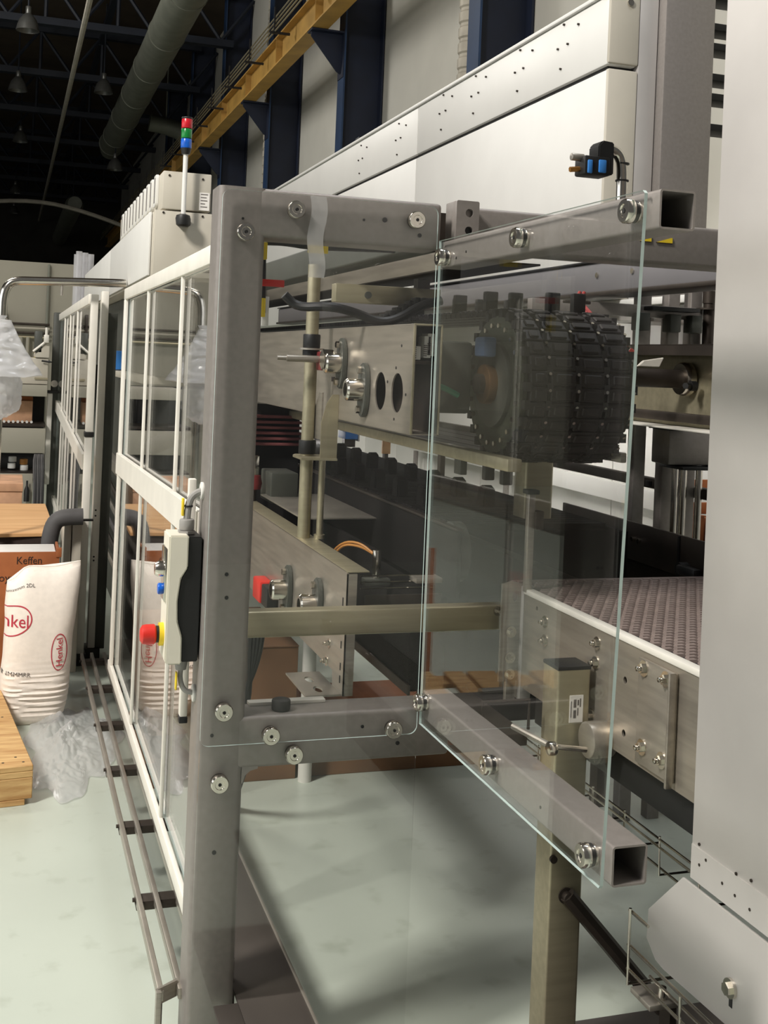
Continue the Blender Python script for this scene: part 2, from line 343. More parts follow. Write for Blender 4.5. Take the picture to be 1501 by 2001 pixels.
for y, lb in ((12.0, 'ribbed grey conduit on the wall, left of the nearest column'), (22.6, 'ribbed grey conduit farther along the wall')):
    b = B(); b.lathe([(v, z) for k in range(60) for v, z in ((.135, k * .17), (.15, k * .17 + .02), (.15, k * .17 + .12), (.135, k * .17 + .14))], (4.72, y, 0), n=16)
    t = thing('wall_conduit', lb, 'conduit', (4.72, y, 0)); part(t, 'ribbed_pipe', b, 'duct2'); part(t, 'wall_clip', B().box(4.57, 5.07, y - .03, y + .03, 4.6, 4.66), 'dsteel')
solo('wall_trunking', B().box(5.0, 5.07, 9.55, 9.75, 0, 10, .01).box(4.99, 5.0, 9.6, 9.7, .2, 9.8), 'alu', 'narrow grey trunking on the wall right of the nearest column', 'trunking')

# ------------------------------------------------------------------ long white machine casing
t = thing('machine_casing', 'long white enclosed machine casing with flush panels behind the guard', 'machine', (3.1, 10, 2))
def dots(y0, z0, sc=1):
    b = B()
    for dy, dz in ((.0, .16), (-.05, .05), (.06, .05), (.02, -.06), (-.16, .12)):
        b.cyl((2.588, y0 + dy * sc, z0 + dz), (2.599, y0 + dy * sc, z0 + dz), .006, 8)
    return b
for z0, z1, nm in ((3.095, 3.42, 'upper_panel'), (2.0, 3.07, 'lower_panel')):
    for y0, y1 in ((4.87, 7.55), (7.555, 13), (13.005, 22)):
        part(t, nm, B().box(2.598, 2.75, y0, y1, z0, z1, .008), 'white')
part(t, 'seam_shadow_gap', B().box(2.62, 2.75, 4.9, 22, 3.06, 3.1), 'black'); part(t, 'body', B().box(2.75, 3.3, 5.2, 22, 2.0, 3.40), 'beige')
part(t, 'top_rail', B().box(2.585, 2.78, 4.87, 22, 3.425, 3.445, .004), 'white')
part(t, 'end_post', B().box(2.60, 2.757, 4.855, 4.89, 3.1, 3.9, .01), 'beige', 'beige end face'); part(t, 'end_post', B().box(2.60, 2.757, 4.855, 4.89, 2.0, 3.075, .01), 'beige', 'beige end face')
for y, z in ((5.33, 3.24), (5.86, 3.24), (6.5, 3.24), (7.05, 3.24), (7.95, 3.22), (8.9, 3.22)): part(t, 'screw_cluster', dots(y, z), 'dsteel')
part(t, 'screw', B().cyl((2.7, 4.845, 3.39), (2.7, 4.86, 3.39), .016, 12), 'chrome')
for y in (9.0, 12.2): part(t, 'lug', B().box(2.6, 2.63, y, y + .1, 3.44, 3.47, .006), 'black')

t = thing('steel_column', 'tall stainless steel column at the right end of the white casing', 'column', (2.98, 5, 0))
part(t, 'side_flange', B().box(2.758, 2.858, 4.86, 5.1, 1.9, 4.4, .006), 'house'); part(t, 'column_body', B().box(2.862, 3.13, 4.80, 5.15, 1.9, 4.4, .008), 'frame'); part(t, 'back_flange', B().box(3.13, 3.15, 4.9, 5.1, 1.7, 3.0, .004), 'house')
t = thing('cable_ladder', 'dark stacked cable ladder seen right of the steel column', 'cable tray', (3.5, 5.6, 2.9))
for k in range(7): part(t, 'rung', B().box(3.5, 4.1, 5.6, 5.75, 3.02 + k * .14 + (k % 2) * .03, 3.06 + k * .14 + (k % 2) * .03, .004), 'black')
part(t, 'side_rail', B().box(3.85, 3.89, 5.58, 5.78, 2.9, 4.2, .004), 'dsteel')

t = thing('rear_panel_wall', 'row of white lower cover panels behind the conveyors', 'panels', (3.5, 7, 0))
p0 = part(t, 'cover_panel', B().box(3.4, 3.44, 2.1, 3.09, .05, 1.60, .006), 'white'); p1 = part(t, 'upper_cover_panel', B().box(3.4, 3.44, 2.1, 3.09, 1.61, 2.2, .006), 'white')
for k in range(1, 12): clone(t, p0, (0, k, 0)); clone(t, p1, (0, k, 0))

# ------------------------------------------------------------------ conveyors inside the guard
def ngon_hex(c, d, r, h):
    c = Vector(c); d = Vector(d); return B().cyl(c, c + d * h, r, 6)
def bearing(par, x, y, z):
    b = B(); pts = []
    for k in range(28):
        a = 2 * math.pi * k / 28; rr_ = .05 + .022 * abs(math.sin(a)) ** 2
        pts.append((y + rr_ * .86 * math.cos(a), z + rr_ * 1.12 * math.sin(a)))
    b.prism(pts, 'x', x - .016, x, .003)
    f = part(par, 'flange_bearing', b, 'motor'); part(f, 'bearing_hub', B().lathe([(.02, -.01), (.02, .055), (.028, .055), (.033, .05), (.034, .0)], (x - .01, y, z), (-1, 0, 0), 22), 'chrome')
    for s in (-1, 1): part(f, 'bolt_head', B().cyl((x - .03, y, z + s * .058), (x - .014, y, z + s * .058), .011, 6), 'chrome')
    return f

t = thing('upper_side_beam', 'brushed steel hollow beam with two flange bearings and round holes', 'beam', (1.04, 3, 1.46))
part(t, 'web_plate', B().plate([(2.865, 1.468), (2.865, 1.756), (5.2, 1.756), (5.2, 1.468)], [circle(2.985, 1.572, .05, .054), circle(3.135, 1.572, .05, .054)], 'x', 1.0, 1.004), 'steelh')
part(t, 'top_flange', B().box(1.0, 1.078, 2.865, 5.2, 1.754, 1.758, .0015), 'steelh'); part(t, 'bottom_flange', B().box(1.0, 1.078, 2.865, 5.2, 1.466, 1.470, .0015), 'steelh')
part(t, 'inner_web', B().box(1.075, 1.079, 2.865, 5.2, 1.466, 1.758, .0015), 'dsteel'); part(t, 'end_lip', B().box(.9985, 1.0055, 2.861, 2.866, 1.468, 1.757, .001).box(.999, 1.078, 2.861, 2.866, 1.7535, 1.7585, .001).box(1.0745, 1.0795, 2.861, 2.866, 1.468, 1.757, .001), 'bar', 'pale ground edge')  # inner web in dark steel paints in the shade inside the hollow
f1 = bearing(t, 1.0, 3.52, 1.645); f2 = bearing(t, 1.0, 3.27, 1.57)
part(t, 'shaft_nut', ngon_hex((.965, 3.53, 1.655), (-1, 0, 0), .032, .035), 'chrome')
for y, z in ((3.0, 1.64), (2.96, 1.70), (3.07, 1.60), (2.91, 1.57), (3.0, 1.50)): part(t, 'screw_hole', B().cyl((.9985, y, z), (1.001, y, z), .004, 8), 'black')
part(t, 'stamped_mark', B().box(.9985, 1.0005, 3.55, 3.60, 1.585, 1.60).box(.9985, 1.0005, 3.62, 3.66, 1.585, 1.60).box(.9985, 1.0005, 3.48, 3.52, 1.585, 1.60), 'blackink')
t = thing('proximity_sensor', 'dark red sensor with threaded stud in front of the steel beam', 'sensor', (.95, 3.6, 1.63))
part(t, 'sensor_body', B().box(.935, .97, 3.56, 3.62, 1.62, 1.68, .004), 'burg'); part(t, 'mount', B().box(.97, 1.0, 3.57, 3.61, 1.625, 1.675, .003), 'black')
part(t, 'stud', B().cyl((.80, 3.59, 1.655), (.94, 3.59, 1.655), .007, 10).cyl((.83, 3.59, 1.655), (.94, 3.59, 1.655), .011, 12), 'steel')

def channel_bolt(par, c, d, r=.012):
    c = Vector(c); d = Vector(d)
    p = part(par, 'hex_bolt', B().cyl(c, c + d * .003, r * 1.7, 16).cyl(c + d * .003, c + d * .012, r, 6).cyl(c + d * .012, c + d * .02, r * .55, 10, bev=.001), 'chrome'); return p
t = thing('lower_side_beam', 'brushed steel channel beam with foot bracket below the vertical rod', 'beam', (.92, 3.1, .73))
part(t, 'web_plate', B().prism([(3.05, .735), (3.05, 1.072), (3.06, 1.076), (5.2, 1.076), (5.2, .78), (3.16, .78), (3.155, .735)], 'x', .9, .905), 'steelh')
part(t, 'top_flange', B().box(.9, .965, 3.05, 5.2, 1.073, 1.077, .0015), 'bar'); part(t, 'end_flange', B().box(.9, .93, 3.05, 3.054, .735, 1.07), 'steel')
part(t, 'foot_tab', B().plate([(.80, 3.06), (.9, 3.06), (.9, 3.3), (.80, 3.3)], [circle(.85, 3.12, .012, .03, 14), circle(.85, 3.22, .012, .03, 14)], 'z', .733, .738), 'steel')
for y, z in ((3.70, .90), (3.32, .93)): bearing(t, .9, y, z)
channel_bolt(t, (.9, 3.2, .845), (-1, 0, 0), .008); channel_bolt(t, (.9, 3.22, .79), (-1, 0, 0), .009)
for z in (.98, .96, .86, .80, .765): part(t, 'slot', B().box(.8985, .9, 3.075, 3.081, z, z + .02), 'black')
t = thing('limit_switch', 'orange red switch block on the lower steel beam', 'switch', (.87, 4.0, .82))
part(t, 'switch_body', B().box(.855, .9, 3.96, 4.08, .80, .875, .006), 'red'); part(t, 'switch_base', B().box(.86, .9, 3.86, 3.955, .80, .87, .004), 'black')

t = thing('guide_rod', 'thick upright polished rod with two black collars', 'rod', (.925, 3.65, 1.077))
part(t, 'rod_shaft', B().cyl((.925, 3.65, 1.077), (.925, 3.65, 1.96), .021, 24), 'bar')
for z in (1.69, 1.348): part(t, 'clamp_collar', B().cyl((.925, 3.65, z), (.925, 3.65, z + .045), .028, 24, bev=.003), 'black')
part(t, 'washer_plate', B().cyl((.925, 3.65, 1.684), (.925, 3.65, 1.69), .042, 24), 'steel'); part(t, 'lower_ring', B().cyl((.925, 3.65, 1.665), (.925, 3.65, 1.684), .028, 24, bev=.002), 'black')
t = thing('rod_bracket', 'tan bent sheet bracket carrying the upright rod', 'bracket', (.97, 3.6, 1.33))
part(t, 'bracket_plate', B().prism([(.945, 1.335), (.945, 1.455), (.96, 1.515), (.978, 1.545), (1.0, 1.545), (1.0, 1.335)], 'y', 3.56, 3.566, .001), 'bar')
part(t, 'bracket_wing', B().prism([(3.566, 1.40), (3.68, 1.40), (3.68, 1.47), (3.6, 1.55), (3.566, 1.55)], 'x', .945, .951), 'steel')
part(t, 'shelf', B().prism([(.885, 3.56), (1.0, 3.55), (1.0, 3.7), (.9, 3.71), (.885, 3.68)], 'z', 1.335, 1.343, .001), 'bar')
solo('guide_rod', B().cyl((.972, 3.63, 1.077), (.972, 3.63, 1.336), .011, 16).cyl((.972, 3.63, 1.077), (.972, 3.63, 1.09), .018, 16), 'bar', 'thin upright rod right behind the thick polished rod', 'rod')

t = thing('cross_bar', 'olive steel box bar crossing behind the front guard pane', 'bar', (1.0, 2.95, .93))
part(t, 'bar_profile', B().hollow('x', 2.93, 2.98, .932, 1.0, .60, 1.37, .003, .006), 'bar'); part(t, 'end_stud', B().cyl((.585, 2.955, .985), (.605, 2.955, .985), .012, 12), 'chrome')
channel_bolt(t, (1.30, 2.93, .985), (0, -1, 0), .008)

# wide belt with upper nose
AX, AZ, RAD = 2.98, 1.605, .205
def belt_pt(s):
    if s < math.pi * RAD: a = -math.pi / 2 + s / RAD; return AX - RAD * math.cos(a), AZ + RAD * math.sin(a), a
    return AX + (s - math.pi * RAD), AZ + RAD, math.pi / 2
t = thing('chain_belt', 'big dark modular chain belt turning round its end rollers', 'conveyor belt', (1.42, 3, 1.4))
widths = ((1.297, 1.347), (1.357, 1.43), (1.44, 1.515), (1.525, 1.60))
PITCH = .042
def slat_bm(x0, x1, s, far=False):
    y, z, a = belt_pt(s); b = B(); q = Matrix.Translation((0, y, z)) @ Matrix.Rotation(math.pi / 2 - a, 4, 'X')
    b.box(x0, x1, -PITCH * .46, PITCH * .46, -.012, .004, .003, 1, q); b.box(x0 + .012, x1 - .012, -PITCH * .3, PITCH * .3, .002, .010, .003, 1, q); return b
for x0, x1 in widths:
    proto = None
    for k in range(38):
        part(t, 'belt_slat', slat_bm(x0, x1, k * PITCH + .01), 'chain')
    b = B()
    for k in range(38, 100):
        y, z, a = belt_pt(k * PITCH + .01); b.box(x0, x1, y - PITCH * .46, y + PITCH * .46, z - .012, z + .004); b.box(x0, x1, y - .95 - PITCH * .46, y - .95 + PITCH * .46, AZ - RAD - .004, AZ - RAD + .012)
    part(t, 'far_slats', b, 'chain', kind='stuff')
for x in (1.29, 1.352, 1.435, 1.52, 1.603):
    d = part(t, 'end_disc', B().lathe([(.11, -.006), (.19, -.006), (.19, .006), (.11, .006), (.11, -.006)], (x, AX, AZ), (1, 0, 0), 40), 'chaingreen' if x < 1.3 else 'chain', 'greenish ring disc' if x < 1.3 else None)
    b = B()
    for k in range(22):
        a = 2 * math.pi * k / 22; b.cyl((x - .014, AX + .165 * math.cos(a), AZ + .165 * math.sin(a)), (x + .014, AX + .165 * math.cos(a), AZ + .165 * math.sin(a)), .007, 8)
    part(d, 'chain_pin', b, 'chrome', kind='stuff')
    part(t, 'chain_roller', B().cyl((x - .02, AX, AZ), (x + .02, AX, AZ), .12, 28, bev=.006), 'motor')
    b = B()
    for k in range(26):
        a = 2 * math.pi * k / 26; b.box(x - .008, x + .008, AX + .2 * math.cos(a) - .012, AX + .2 * math.cos(a) + .012, AZ + .2 * math.sin(a) - .012, AZ + .2 * math.sin(a) + .012)
    part(d, 'sprocket_teeth', b, 'rubber', kind='stuff')
part(t, 'drive_shaft', B().cyl((1.228, AX, AZ), (1.71, AX, AZ), .028, 18), 'dsteel'); part(t, 'hub', B().cyl((1.245, AX, AZ), (1.284, AX, AZ), .055, 24, bev=.004), 'dbrass', 'bronze coloured hub')
b = B()
for x in (1.352, 1.435, 1.52, 1.602):
    for k in range(11):
        a = R(-62 + 12 * k); b.cyl((x, AX - (RAD - .004) * math.cos(a), AZ + (RAD - .004) * math.sin(a)), (x, AX - (RAD + .008) * math.cos(a), AZ + (RAD + .008) * math.sin(a)), .0045, 8)
part(t, 'link_pins', b, 'chrome', kind='stuff')
for x, y in ((1.32, 3.36), (1.32, 3.12), (1.39, 3.1), (1.32, 3.75), (1.46, 3.0), (1.53, 2.98), (1.45, 3.5), (1.53, 3.45), (1.39, 3.55)):
    part(t, 'flight_block', B().box(x - .02, x + .02, y - .012, y + .012, AZ + RAD, AZ + RAD + .062, .004), 'black')

t = thing('gear_motor', 'dark gear motor beside the wide belt with a blue grey cover', 'motor', (1.17, 3.3, 1.5))
part(t, 'motor_body', B().cyl((1.165, 3.1, 1.63), (1.165, 3.6, 1.63), .075, 24, bev=.008), 'motor'); part(t, 'gearbox', B().box(1.11, 1.225, 3.0, 3.12, 1.52, 1.72, .012), 'motor')
part(t, 'terminal_cover', B().box(1.225, 1.265, 2.93, 3.0, 1.68, 1.735, .008), 'slate', 'blue grey cover'); part(t, 'fan_cowl', B().cyl((1.165, 3.6, 1.63), (1.165, 3.7, 1.63), .082, 24, bev=.01), 'black')
cf = part(t, 'cooling_fin', B().box(1.085, 1.245, 3.14, 3.148, 1.545, 1.715), 'motor')
for k in range(1, 10): clone(t, cf, (0, .045 * k, 0))
t = thing('terminal_block', 'white ribbed terminal modules inside the open beam end', 'terminal', (1.04, 2.93, 1.66))
b = B()
for k, (x0, x1, z0, z1) in enumerate(((1.012, 1.034, 1.664, 1.70), (1.042, 1.062, 1.67, 1.728), (1.052, 1.072, 1.675, 1.735))):
    part(t, 'ribbed_module', B().box(x0, x1, 2.90, 2.95, z0, z1, .002), 'white')
    for q in range(6): b.box(x0 - .001, x0 + .008, 2.8975, 2.90, z0 + .004 + q * .0055, z0 + .006 + q * .0055)
part(t, 'rib', b, 'blackink', kind='stuff'); part(t, 'module_rail', B().box(1.01, 1.0735, 2.90, 2.96, 1.652, 1.662, .002), 'dsteel')
solo('air_hose', B().tube([(1.095, 2.95, 1.60), (1.13, 2.95, 1.588), (1.165, 2.95, 1.572)], .008, 8, 1), 'greenpipe', 'short green hose beside the dark gear motor', 'hose')
t = thing('slide_rail', 'beige flat rail running under the left edge of the wide belt', 'rail', (1.25, 3, 1.39))
part(t, 'rail_bar', B().box(1.19, 1.23, 2.66, 6, 1.392, 1.425, .004), 'bar'); part(t, 'rail_bracket', B().box(1.2, 1.22, 3.0, 3.05, 1.35, 1.392, .002), 'motor')
for y in (2.92, 2.80): part(t, 'hanging_block', B().box(1.235, 1.265, y - .012, y + .012, 1.345, 1.40, .004), 'black')
t = thing('slide_rail', 'dull flat rail sticking out under the right edge of the wide belt', 'rail', (1.64, 3, 1.40))
part(t, 'rail_bar', B().box(1.62, 1.64, 2.86, 6, 1.402, 1.43, .004), 'steel'); part(t, 'rail_stud', B().cyl((1.612, 2.95, 1.416), (1.622, 2.95, 1.416), .006, 10), 'chrome')

t = thing('far_side_beam', 'far side steel beam with round shaft and bearing behind the belt', 'beam', (2.06, 3.4, 1.48))
part(t, 'web_plate', B().box(2.1, 2.106, 2.3, 7.5, 1.48, 1.745), 'bar'); part(t, 'top_flange', B().box(2.0, 2.106, 2.3, 7.5, 1.745, 1.75, .002), 'dsteel'); part(t, 'top_lip', B().box(2.0, 2.005, 2.3, 7.5, 1.715, 1.75), 'dsteel')
part(t, 'bottom_flange', B().box(1.99, 2.106, 2.3, 7.5, 1.48, 1.486, .002), 'alu', 'pale bottom flange'); part(t, 'inner_rail', B().box(2.07, 2.1, 2.3, 7.5, 1.50, 1.53, .003), 'dsteel')
part(t, 'drive_shaft', B().cyl((1.72, 3.28, 1.64), (2.06, 3.28, 1.64), .03, 20), 'dsteel'); part(t, 'bearing_ring', B().lathe([(.03, 0), (.05, 0), (.055, .008), (.055, .03), (.03, .04)], (2.06, 3.28, 1.64), (1, 0, 0), 28), 'chrome')
part(t, 'cover_plate', B().prism([(1.795, 1.674), (1.815, 1.692), (1.885, 1.704), (1.87, 1.674)], 'y', 3.09, 3.1, .002), 'alu', 'bright folded cover plate')
part(t, 'grease_nipple', B().cyl((2.05, 3.2, 1.62), (2.02, 3.18, 1.62), .01, 10).cyl((2.07, 3.2, 1.62), (2.05, 3.2, 1.62), .016, 10), 'black')

t = thing('grey_long_beam', 'long smooth grey beam above the belt on the right', 'beam', (2.05, 4.5, 1.94))
part(t, 'beam_face', B().box(2.0, 2.12, 2.2, 9, 1.94, 2.045, .006), 'greybeam'); part(t, 'beam_lip', B().box(1.985, 2.12, 2.2, 9, 1.925, 1.94, .003), 'dsteel'); part(t, 'beam_cap', B().box(1.99, 2.12, 2.2, 9, 2.047, 2.054, .002), 'black')
for y in (3.5, 3.75): part(t, 'screw', B().cyl((1.994, y, 2.0), (2.001, y, 2.0), .01, 10), 'chrome')

# right rear frame with posts, rods, cables
t = thing('rear_support_frame', 'dull steel rear frame of posts and rails behind the belt', 'frame', (2.4, 3.8, 0))
for x in (2.195, 2.315, 2.41): part(t, 'upright', B().hollow('z', x, x + .05, 3.78, 3.83, .0, 2.0, .003, .005), 'frame')
part(t, 'cross_rail', B().box(1.75, 2.45, 3.76, 3.80, 1.86, 1.905, .003), 'frame')
for x in (2.16, 2.29, 2.38): part(t, 'clamp_block', B().box(x, x + .045, 3.72, 3.78, 1.81, 1.875, .004), 'motor')
part(t, 'clamp_plate', B().box(2.2, 2.40, 3.7, 3.85, 1.885, 1.90, .003), 'black')
solo('guide_rod', B().cyl((2.47, 3.75, 1.66), (2.47, 3.75, 1.95), .022, 20).cyl((2.47, 3.75, 1.90), (2.47, 3.75, 1.906), .05, 20).cyl((2.47, 3.75, 1.925), (2.47, 3.75, 1.97), .026, 20), 'dsteel', 'dark upright rod at the right edge, behind the rear frame posts', 'rod')
t = thing('rod_carrier', 'dark steel carrier block on three polished uprights at right', 'carrier', (2.38, 3.7, 1.0))
part(t, 'carrier_block', B().box(2.255, 2.43, 3.64, 3.76, 1.33, 1.465, .006), 'frame'); part(t, 'carrier_lip', B().box(2.24, 2.31, 3.60, 3.76, 1.455, 1.475, .002), 'black')
part(t, 'collar_plate', B().box(2.29, 2.47, 3.60, 3.76, 1.315, 1.325, .002), 'black')
for x in (2.31, 2.345, 2.41): part(t, 'carrier_rod', B().cyl((x, 3.68, .9), (x, 3.68, 1.32), .013, 14), 'chrome')
for x in (2.33, 2.405): part(t, 'carrier_screw', B().cyl((x - .05, 3.65, 1.44), (x - .05, 3.66, 1.44), .01, 8), 'chrome')
part(t, 'side_clamp', B().box(2.43, 2.45, 3.64, 3.7, 1.315, 1.37, .004), 'black')
t = thing('cable_loop', 'dark red cables hanging in a loop behind the belt', 'cables', (1.7, 3.2, 1.72))
for o in (0, .015): part(t, 'cable', B().tube([(1.69 + o, 3.28, 1.90), (1.67 + o, 3.27, 1.87), (1.68 + o, 3.23, 1.84), (1.70 + o, 3.15, 1.78), (1.74 + o * 1.6, 3.1, 1.73), (1.78 + o, 3.1, 1.71)], .006, 8, 2), 'redcable')
part(t, 'cable_plate', B().box(1.63, 1.72, 3.26, 3.28, 1.862, 1.872, .003), 'dsteel')
# pale rails and cartons behind
t = thing('pale_guard_rail', 'pale blue white guard rail running behind the rear frame', 'rail', (3.31, 6, 0))
part(t, 'rail_plate', B().box(3.3, 3.32, 5.28, 9.5, .924, 1.03, .004), 'white'); part(t, 'rail_end', B().box(3.28, 3.33, 5.24, 5.28, .77, 1.03, .003), 'white')
for y in (5.4, 7.4, 9.3): part(t, 'rail_leg', B().box(3.30, 3.33, y, y + .04, 0, .92, .002), 'frame')
t = thing('dark_channel_rail', 'dark channel rail with studs above the pale guard rail', 'rail', (2.48, 5, 0)); part(t, 'channel_leg', B().box(2.47, 2.50, 6.5, 6.55, 0, 1.192), 'dsteel')
part(t, 'upper_channel', B().box(2.46, 2.5, 3.6, 9, 1.195, 1.235, .003), 'dsteel')
for y in (4.1, 4.9, 6.0): part(t, 'rail_stud', B().cyl((2.455, y, 1.205), (2.455, y, 1.225), .014, 10), 'black')
for k, (x0, x1, y, z0, z1, lb) in enumerate(((2.72, 2.82, 4.25, .9, 1.06, 'small brown carton behind the pale rail, left one'), (2.84, 2.98, 4.2, .9, 1.05, 'small brown carton behind the pale rail, right one'))):
    t = thing('cardboard_carton', lb, 'carton', ((x0 + x1) / 2, y, z0)); part(t, 'carton_body', B().box(x0, x1, y, y + .15, z0, z1, .003), 'card'); part(t, 'carton_flap', B().box(x0 - .003, x1 + .003, y - .004, y + .02, z1, z1 + .004), 'card')
    part(t, 'carton_stand', B().box(x0 + .02, x1 - .02, y + .04, y + .1, 0, z0), 'dsteel')
t = thing('wooden_crate', 'slatted wooden crate at the right edge behind the polished uprights', 'crate', (3.0, 4.4, 0))
for k in range(9): part(t, 'slat', B().box(2.78, 3.28, 4.4, 4.42, .35 + k * .1, .40 + k * .1, .003), 'card')
for x in (2.79, 3.24): part(t, 'corner_post', B().box(x, x + .04, 4.42, 4.46, 0, 1.22), 'card')

t = thing('added_strip_light', 'long added strip light under the white casing', 'light', (2.78, 6.5, 1.95))  # added fixture, no such lamp known; goes with the fill below
part(t, 'added_lamp_body', B().box(2.72, 2.80, 4.2, 9.2, 1.965, 1.998, .004), 'white'); part(t, 'added_diffuser', B().cyl((2.765, 4.25, 1.958), (2.765, 9.15, 1.958), .012, 12), 'white')
wl = area('added_strip_fill', (2.775, 6.5, 1.94), (3.4, 6.5, .9), 4.8, .05, 70, (1, .96, .93)); wl.rotation_euler = Vector((-.625, 0, 1.04)).to_track_quat('Z', 'X').to_euler()  # added fill aimed at the rear cover panels

# mat conveyor, right
t = thing('mat_conveyor', 'stainless conveyor with mauve grey perforated belt at right', 'conveyor', (1.7, 2, .78))
part(t, 'side_plate', B().plate([(1.96, .787), (1.96, 1.045), (2.87, 1.05), (2.87, .79)], [circle(2.321, .958, .008, n=12), circle(2.318, .839, .008, n=12), circle(2.79, 1.02, .006, n=10)], 'x', 1.35, 1.355), 'steelh')
part(t, 'wear_strip', B().box(1.346, 1.372, 1.96, 2.87, 1.043, 1.058, .003), 'alu', 'white wear strip')
part(t, 'belt_underlay', B().box(1.372, 1.995, 1.96, 3.0, 1.03, 1.05), 'matbase')
b = B()
def link(me_b, x, y):
    x0, x1, y0, y1, z = x - .0115, x + .0115, y - .0085, y + .0085, 1.056
    vs = [me_b.verts.new(v) for v in ((x0, y0, 1.05), (x1, y0, 1.05), (x1, y1, 1.05), (x0, y1, 1.05), (x0 + .002, y0 + .002, z), (x1 - .002, y0 + .002, z), (x1 - .002, y1 - .002, z), (x0 + .002, y1 - .002, z))]
    for f in ((4, 5, 6, 7), (0, 1, 5, 4), (1, 2, 6, 5), (2, 3, 7, 6), (3, 0, 4, 7)): me_b.faces.new([vs[i] for i in f])
for j in range(43):
    for i in range(19): link(b.bm, 1.388 + i * .0305 + (j % 2) * .01525, 1.975 + j * .0238)
part(t, 'belt_links', b, 'mats', kind='stuff')
part(t, 'belt_nose', B().cyl((1.372, 2.99, 1.0), (1.99, 2.99, 1.0), .056, 24), 'mats'); part(t, 'under_tray', B().box(1.38, 1.99, 1.96, 2.84, .70, .80, .004), 'black', 'black underside')
part(t, 'splice_plate', B().box(1.340, 1.35, 2.104, 2.25, .80, 1.03, .002), 'steelh'); part(t, 'splice_bend', B().box(1.325, 1.341, 2.098, 2.106, .792, 1.033, .002), 'steelh')
for y, z in ((2.225, 1.01), (2.135, 1.01), (2.22, .84), (2.14, .838)): channel_bolt(t, (1.34, y, z), (-1, 0, 0), .0105)
for y, z in ((2.736, .997), (2.732, .949), (2.455, 1.009), (2.459, .962), (2.473, .834)): channel_bolt(t, (1.35, y, z), (-1, 0, 0), .0095)
part(t, 'roller_end', B().cyl((1.30, 2.40, .80), (1.36, 2.40, .80), .042, 20, bev=.004), 'steelh')
t = thing('belt_side_guide', 'dark brown side guide plate standing along the far edge of the belt', 'guide', (2.0, 3.0, 1.04))
part(t, 'guide_plate', B().box(2.0, 2.01, 1.96, 3.95, 1.03, 1.156, .002), 'dsteel'); part(t, 'guide_seam', B().box(1.996, 2.0, 3.14, 3.15, 1.03, 1.153), 'black'); part(t, 'lower_guide', B().box(2.005, 2.02, 1.96, 7, .6, 1.03), 'dsteel')
for y in (3.42, 3.38): part(t, 'guide_bolt', B().cyl((1.99, y, 1.10), (2.0, y, 1.10), .008, 10), 'chrome')
part(t, 'guide_knob', B().cyl((1.97, 3.1, 1.06), (2.0, 3.1, 1.06), .02, 14).box(1.96, 1.99, 3.0, 3.1, 1.045, 1.075, .008), 'black')

t = thing('end_bracket', 'stainless end bracket plate with holes at the belt corner', 'bracket', (1.33, 2.9, .745))
part(t, 'bracket_plate', B().plate([(1.294, .80), (1.294, 1.066), (1.32, 1.072), (1.386, 1.06), (1.36, .98), (1.35, .80)], [circle(1.335, 1.03, .008, .014, 12)], 'y', 2.895, 2.9), 'steel')
part(t, 'bracket_leg', B().box(1.316, 1.345, 2.893, 2.91, .745, .94, .002), 'steel'); part(t, 'corner_tube', B().box(1.352, 1.385, 2.88, 2.92, .75, 1.06, .003), 'house')
for z in (.865, .82, .935): channel_bolt(t, (1.325, 2.893, z), (0, -1, 0), .009)
t = thing('sensor_post', 'thin upright sensor post with a black cap at the belt corner', 'post', (1.352, 2.86, 1.06))
part(t, 'post_bar', B().box(1.343, 1.362, 2.85, 2.87, 1.05, 1.315, .002), 'steel'); part(t, 'post_cap', B().box(1.335, 1.37, 2.842, 2.878, 1.315, 1.327, .002), 'black'); part(t, 'sensor_block', B().box(1.36, 1.385, 2.84, 2.875, 1.22, 1.27, .003), 'dsteel')
t = thing('olive_post', 'broad olive grey post under the belt nose', 'post', (1.585, 3.3, 1.18)); part(t, 'post_profile', B().hollow('z', 1.54, 1.635, 3.3, 3.39, 1.186, 1.40, .004, .008), 'bar'); part(t, 'post_head', B().box(1.52, 1.65, 3.28, 3.4, 1.395, 1.41, .002), 'dsteel')

# lower chain conveyor with lugs
t = thing('lower_chain_conveyor', 'dark lower conveyor with black upright lugs', 'conveyor', (1.5, 5, 1.0))
part(t, 'side_rail', B().box(1.25, 1.262, 3.12, 9, .98, 1.175, .002), 'mattblack'); part(t, 'rail_edge', B().box(1.245, 1.268, 3.12, 9, 1.173, 1.182, .002), 'dsteel'); part(t, 'side_rail', B().box(1.78, 1.792, 3.1, 9, .98, 1.175), 'mattblack')
part(t, 'inner_rail', B().box(1.12, 1.135, 3.5, 9, .98, 1.06, .002), 'mattblack')
part(t, 'lower_cover', B().box(1.13, 1.24, 3.16, 8, .705, .975, .004), 'mattblack', 'dark lower cover'); part(t, 'cover_rail', B().box(1.122, 1.13, 3.14, 8, .70, .73, .002), 'dsteel')
b = B()
for k in range(110): b.box(1.275, 1.77, 3.2 + k * .045, 3.2 + k * .045 + .038, 1.165, 1.185)
part(t, 'chain_slats', b, 'mattblack', kind='stuff')
lug = None
for k in range(9):
    for x in (1.33, 1.55):
        if lug: clone(t, lug, (x - 1.33, k * .26, 0))
        else: lug = part(t, 'chain_lug', B().prism([(3.6, 1.18), (3.6, 1.245), (3.63, 1.255), (3.655, 1.245), (3.665, 1.18)], 'x', 1.31, 1.35, .004), 'mattblack')
part(t, 'drive_guard', B().box(1.3, 1.75, 3.15, 7, .60, .98, .02), 'mattblack'); part(t, 'end_sprocket', B().cyl((1.262, 3.22, 1.1), (1.3, 3.22, 1.1), .09, 24, bev=.005), 'motor')
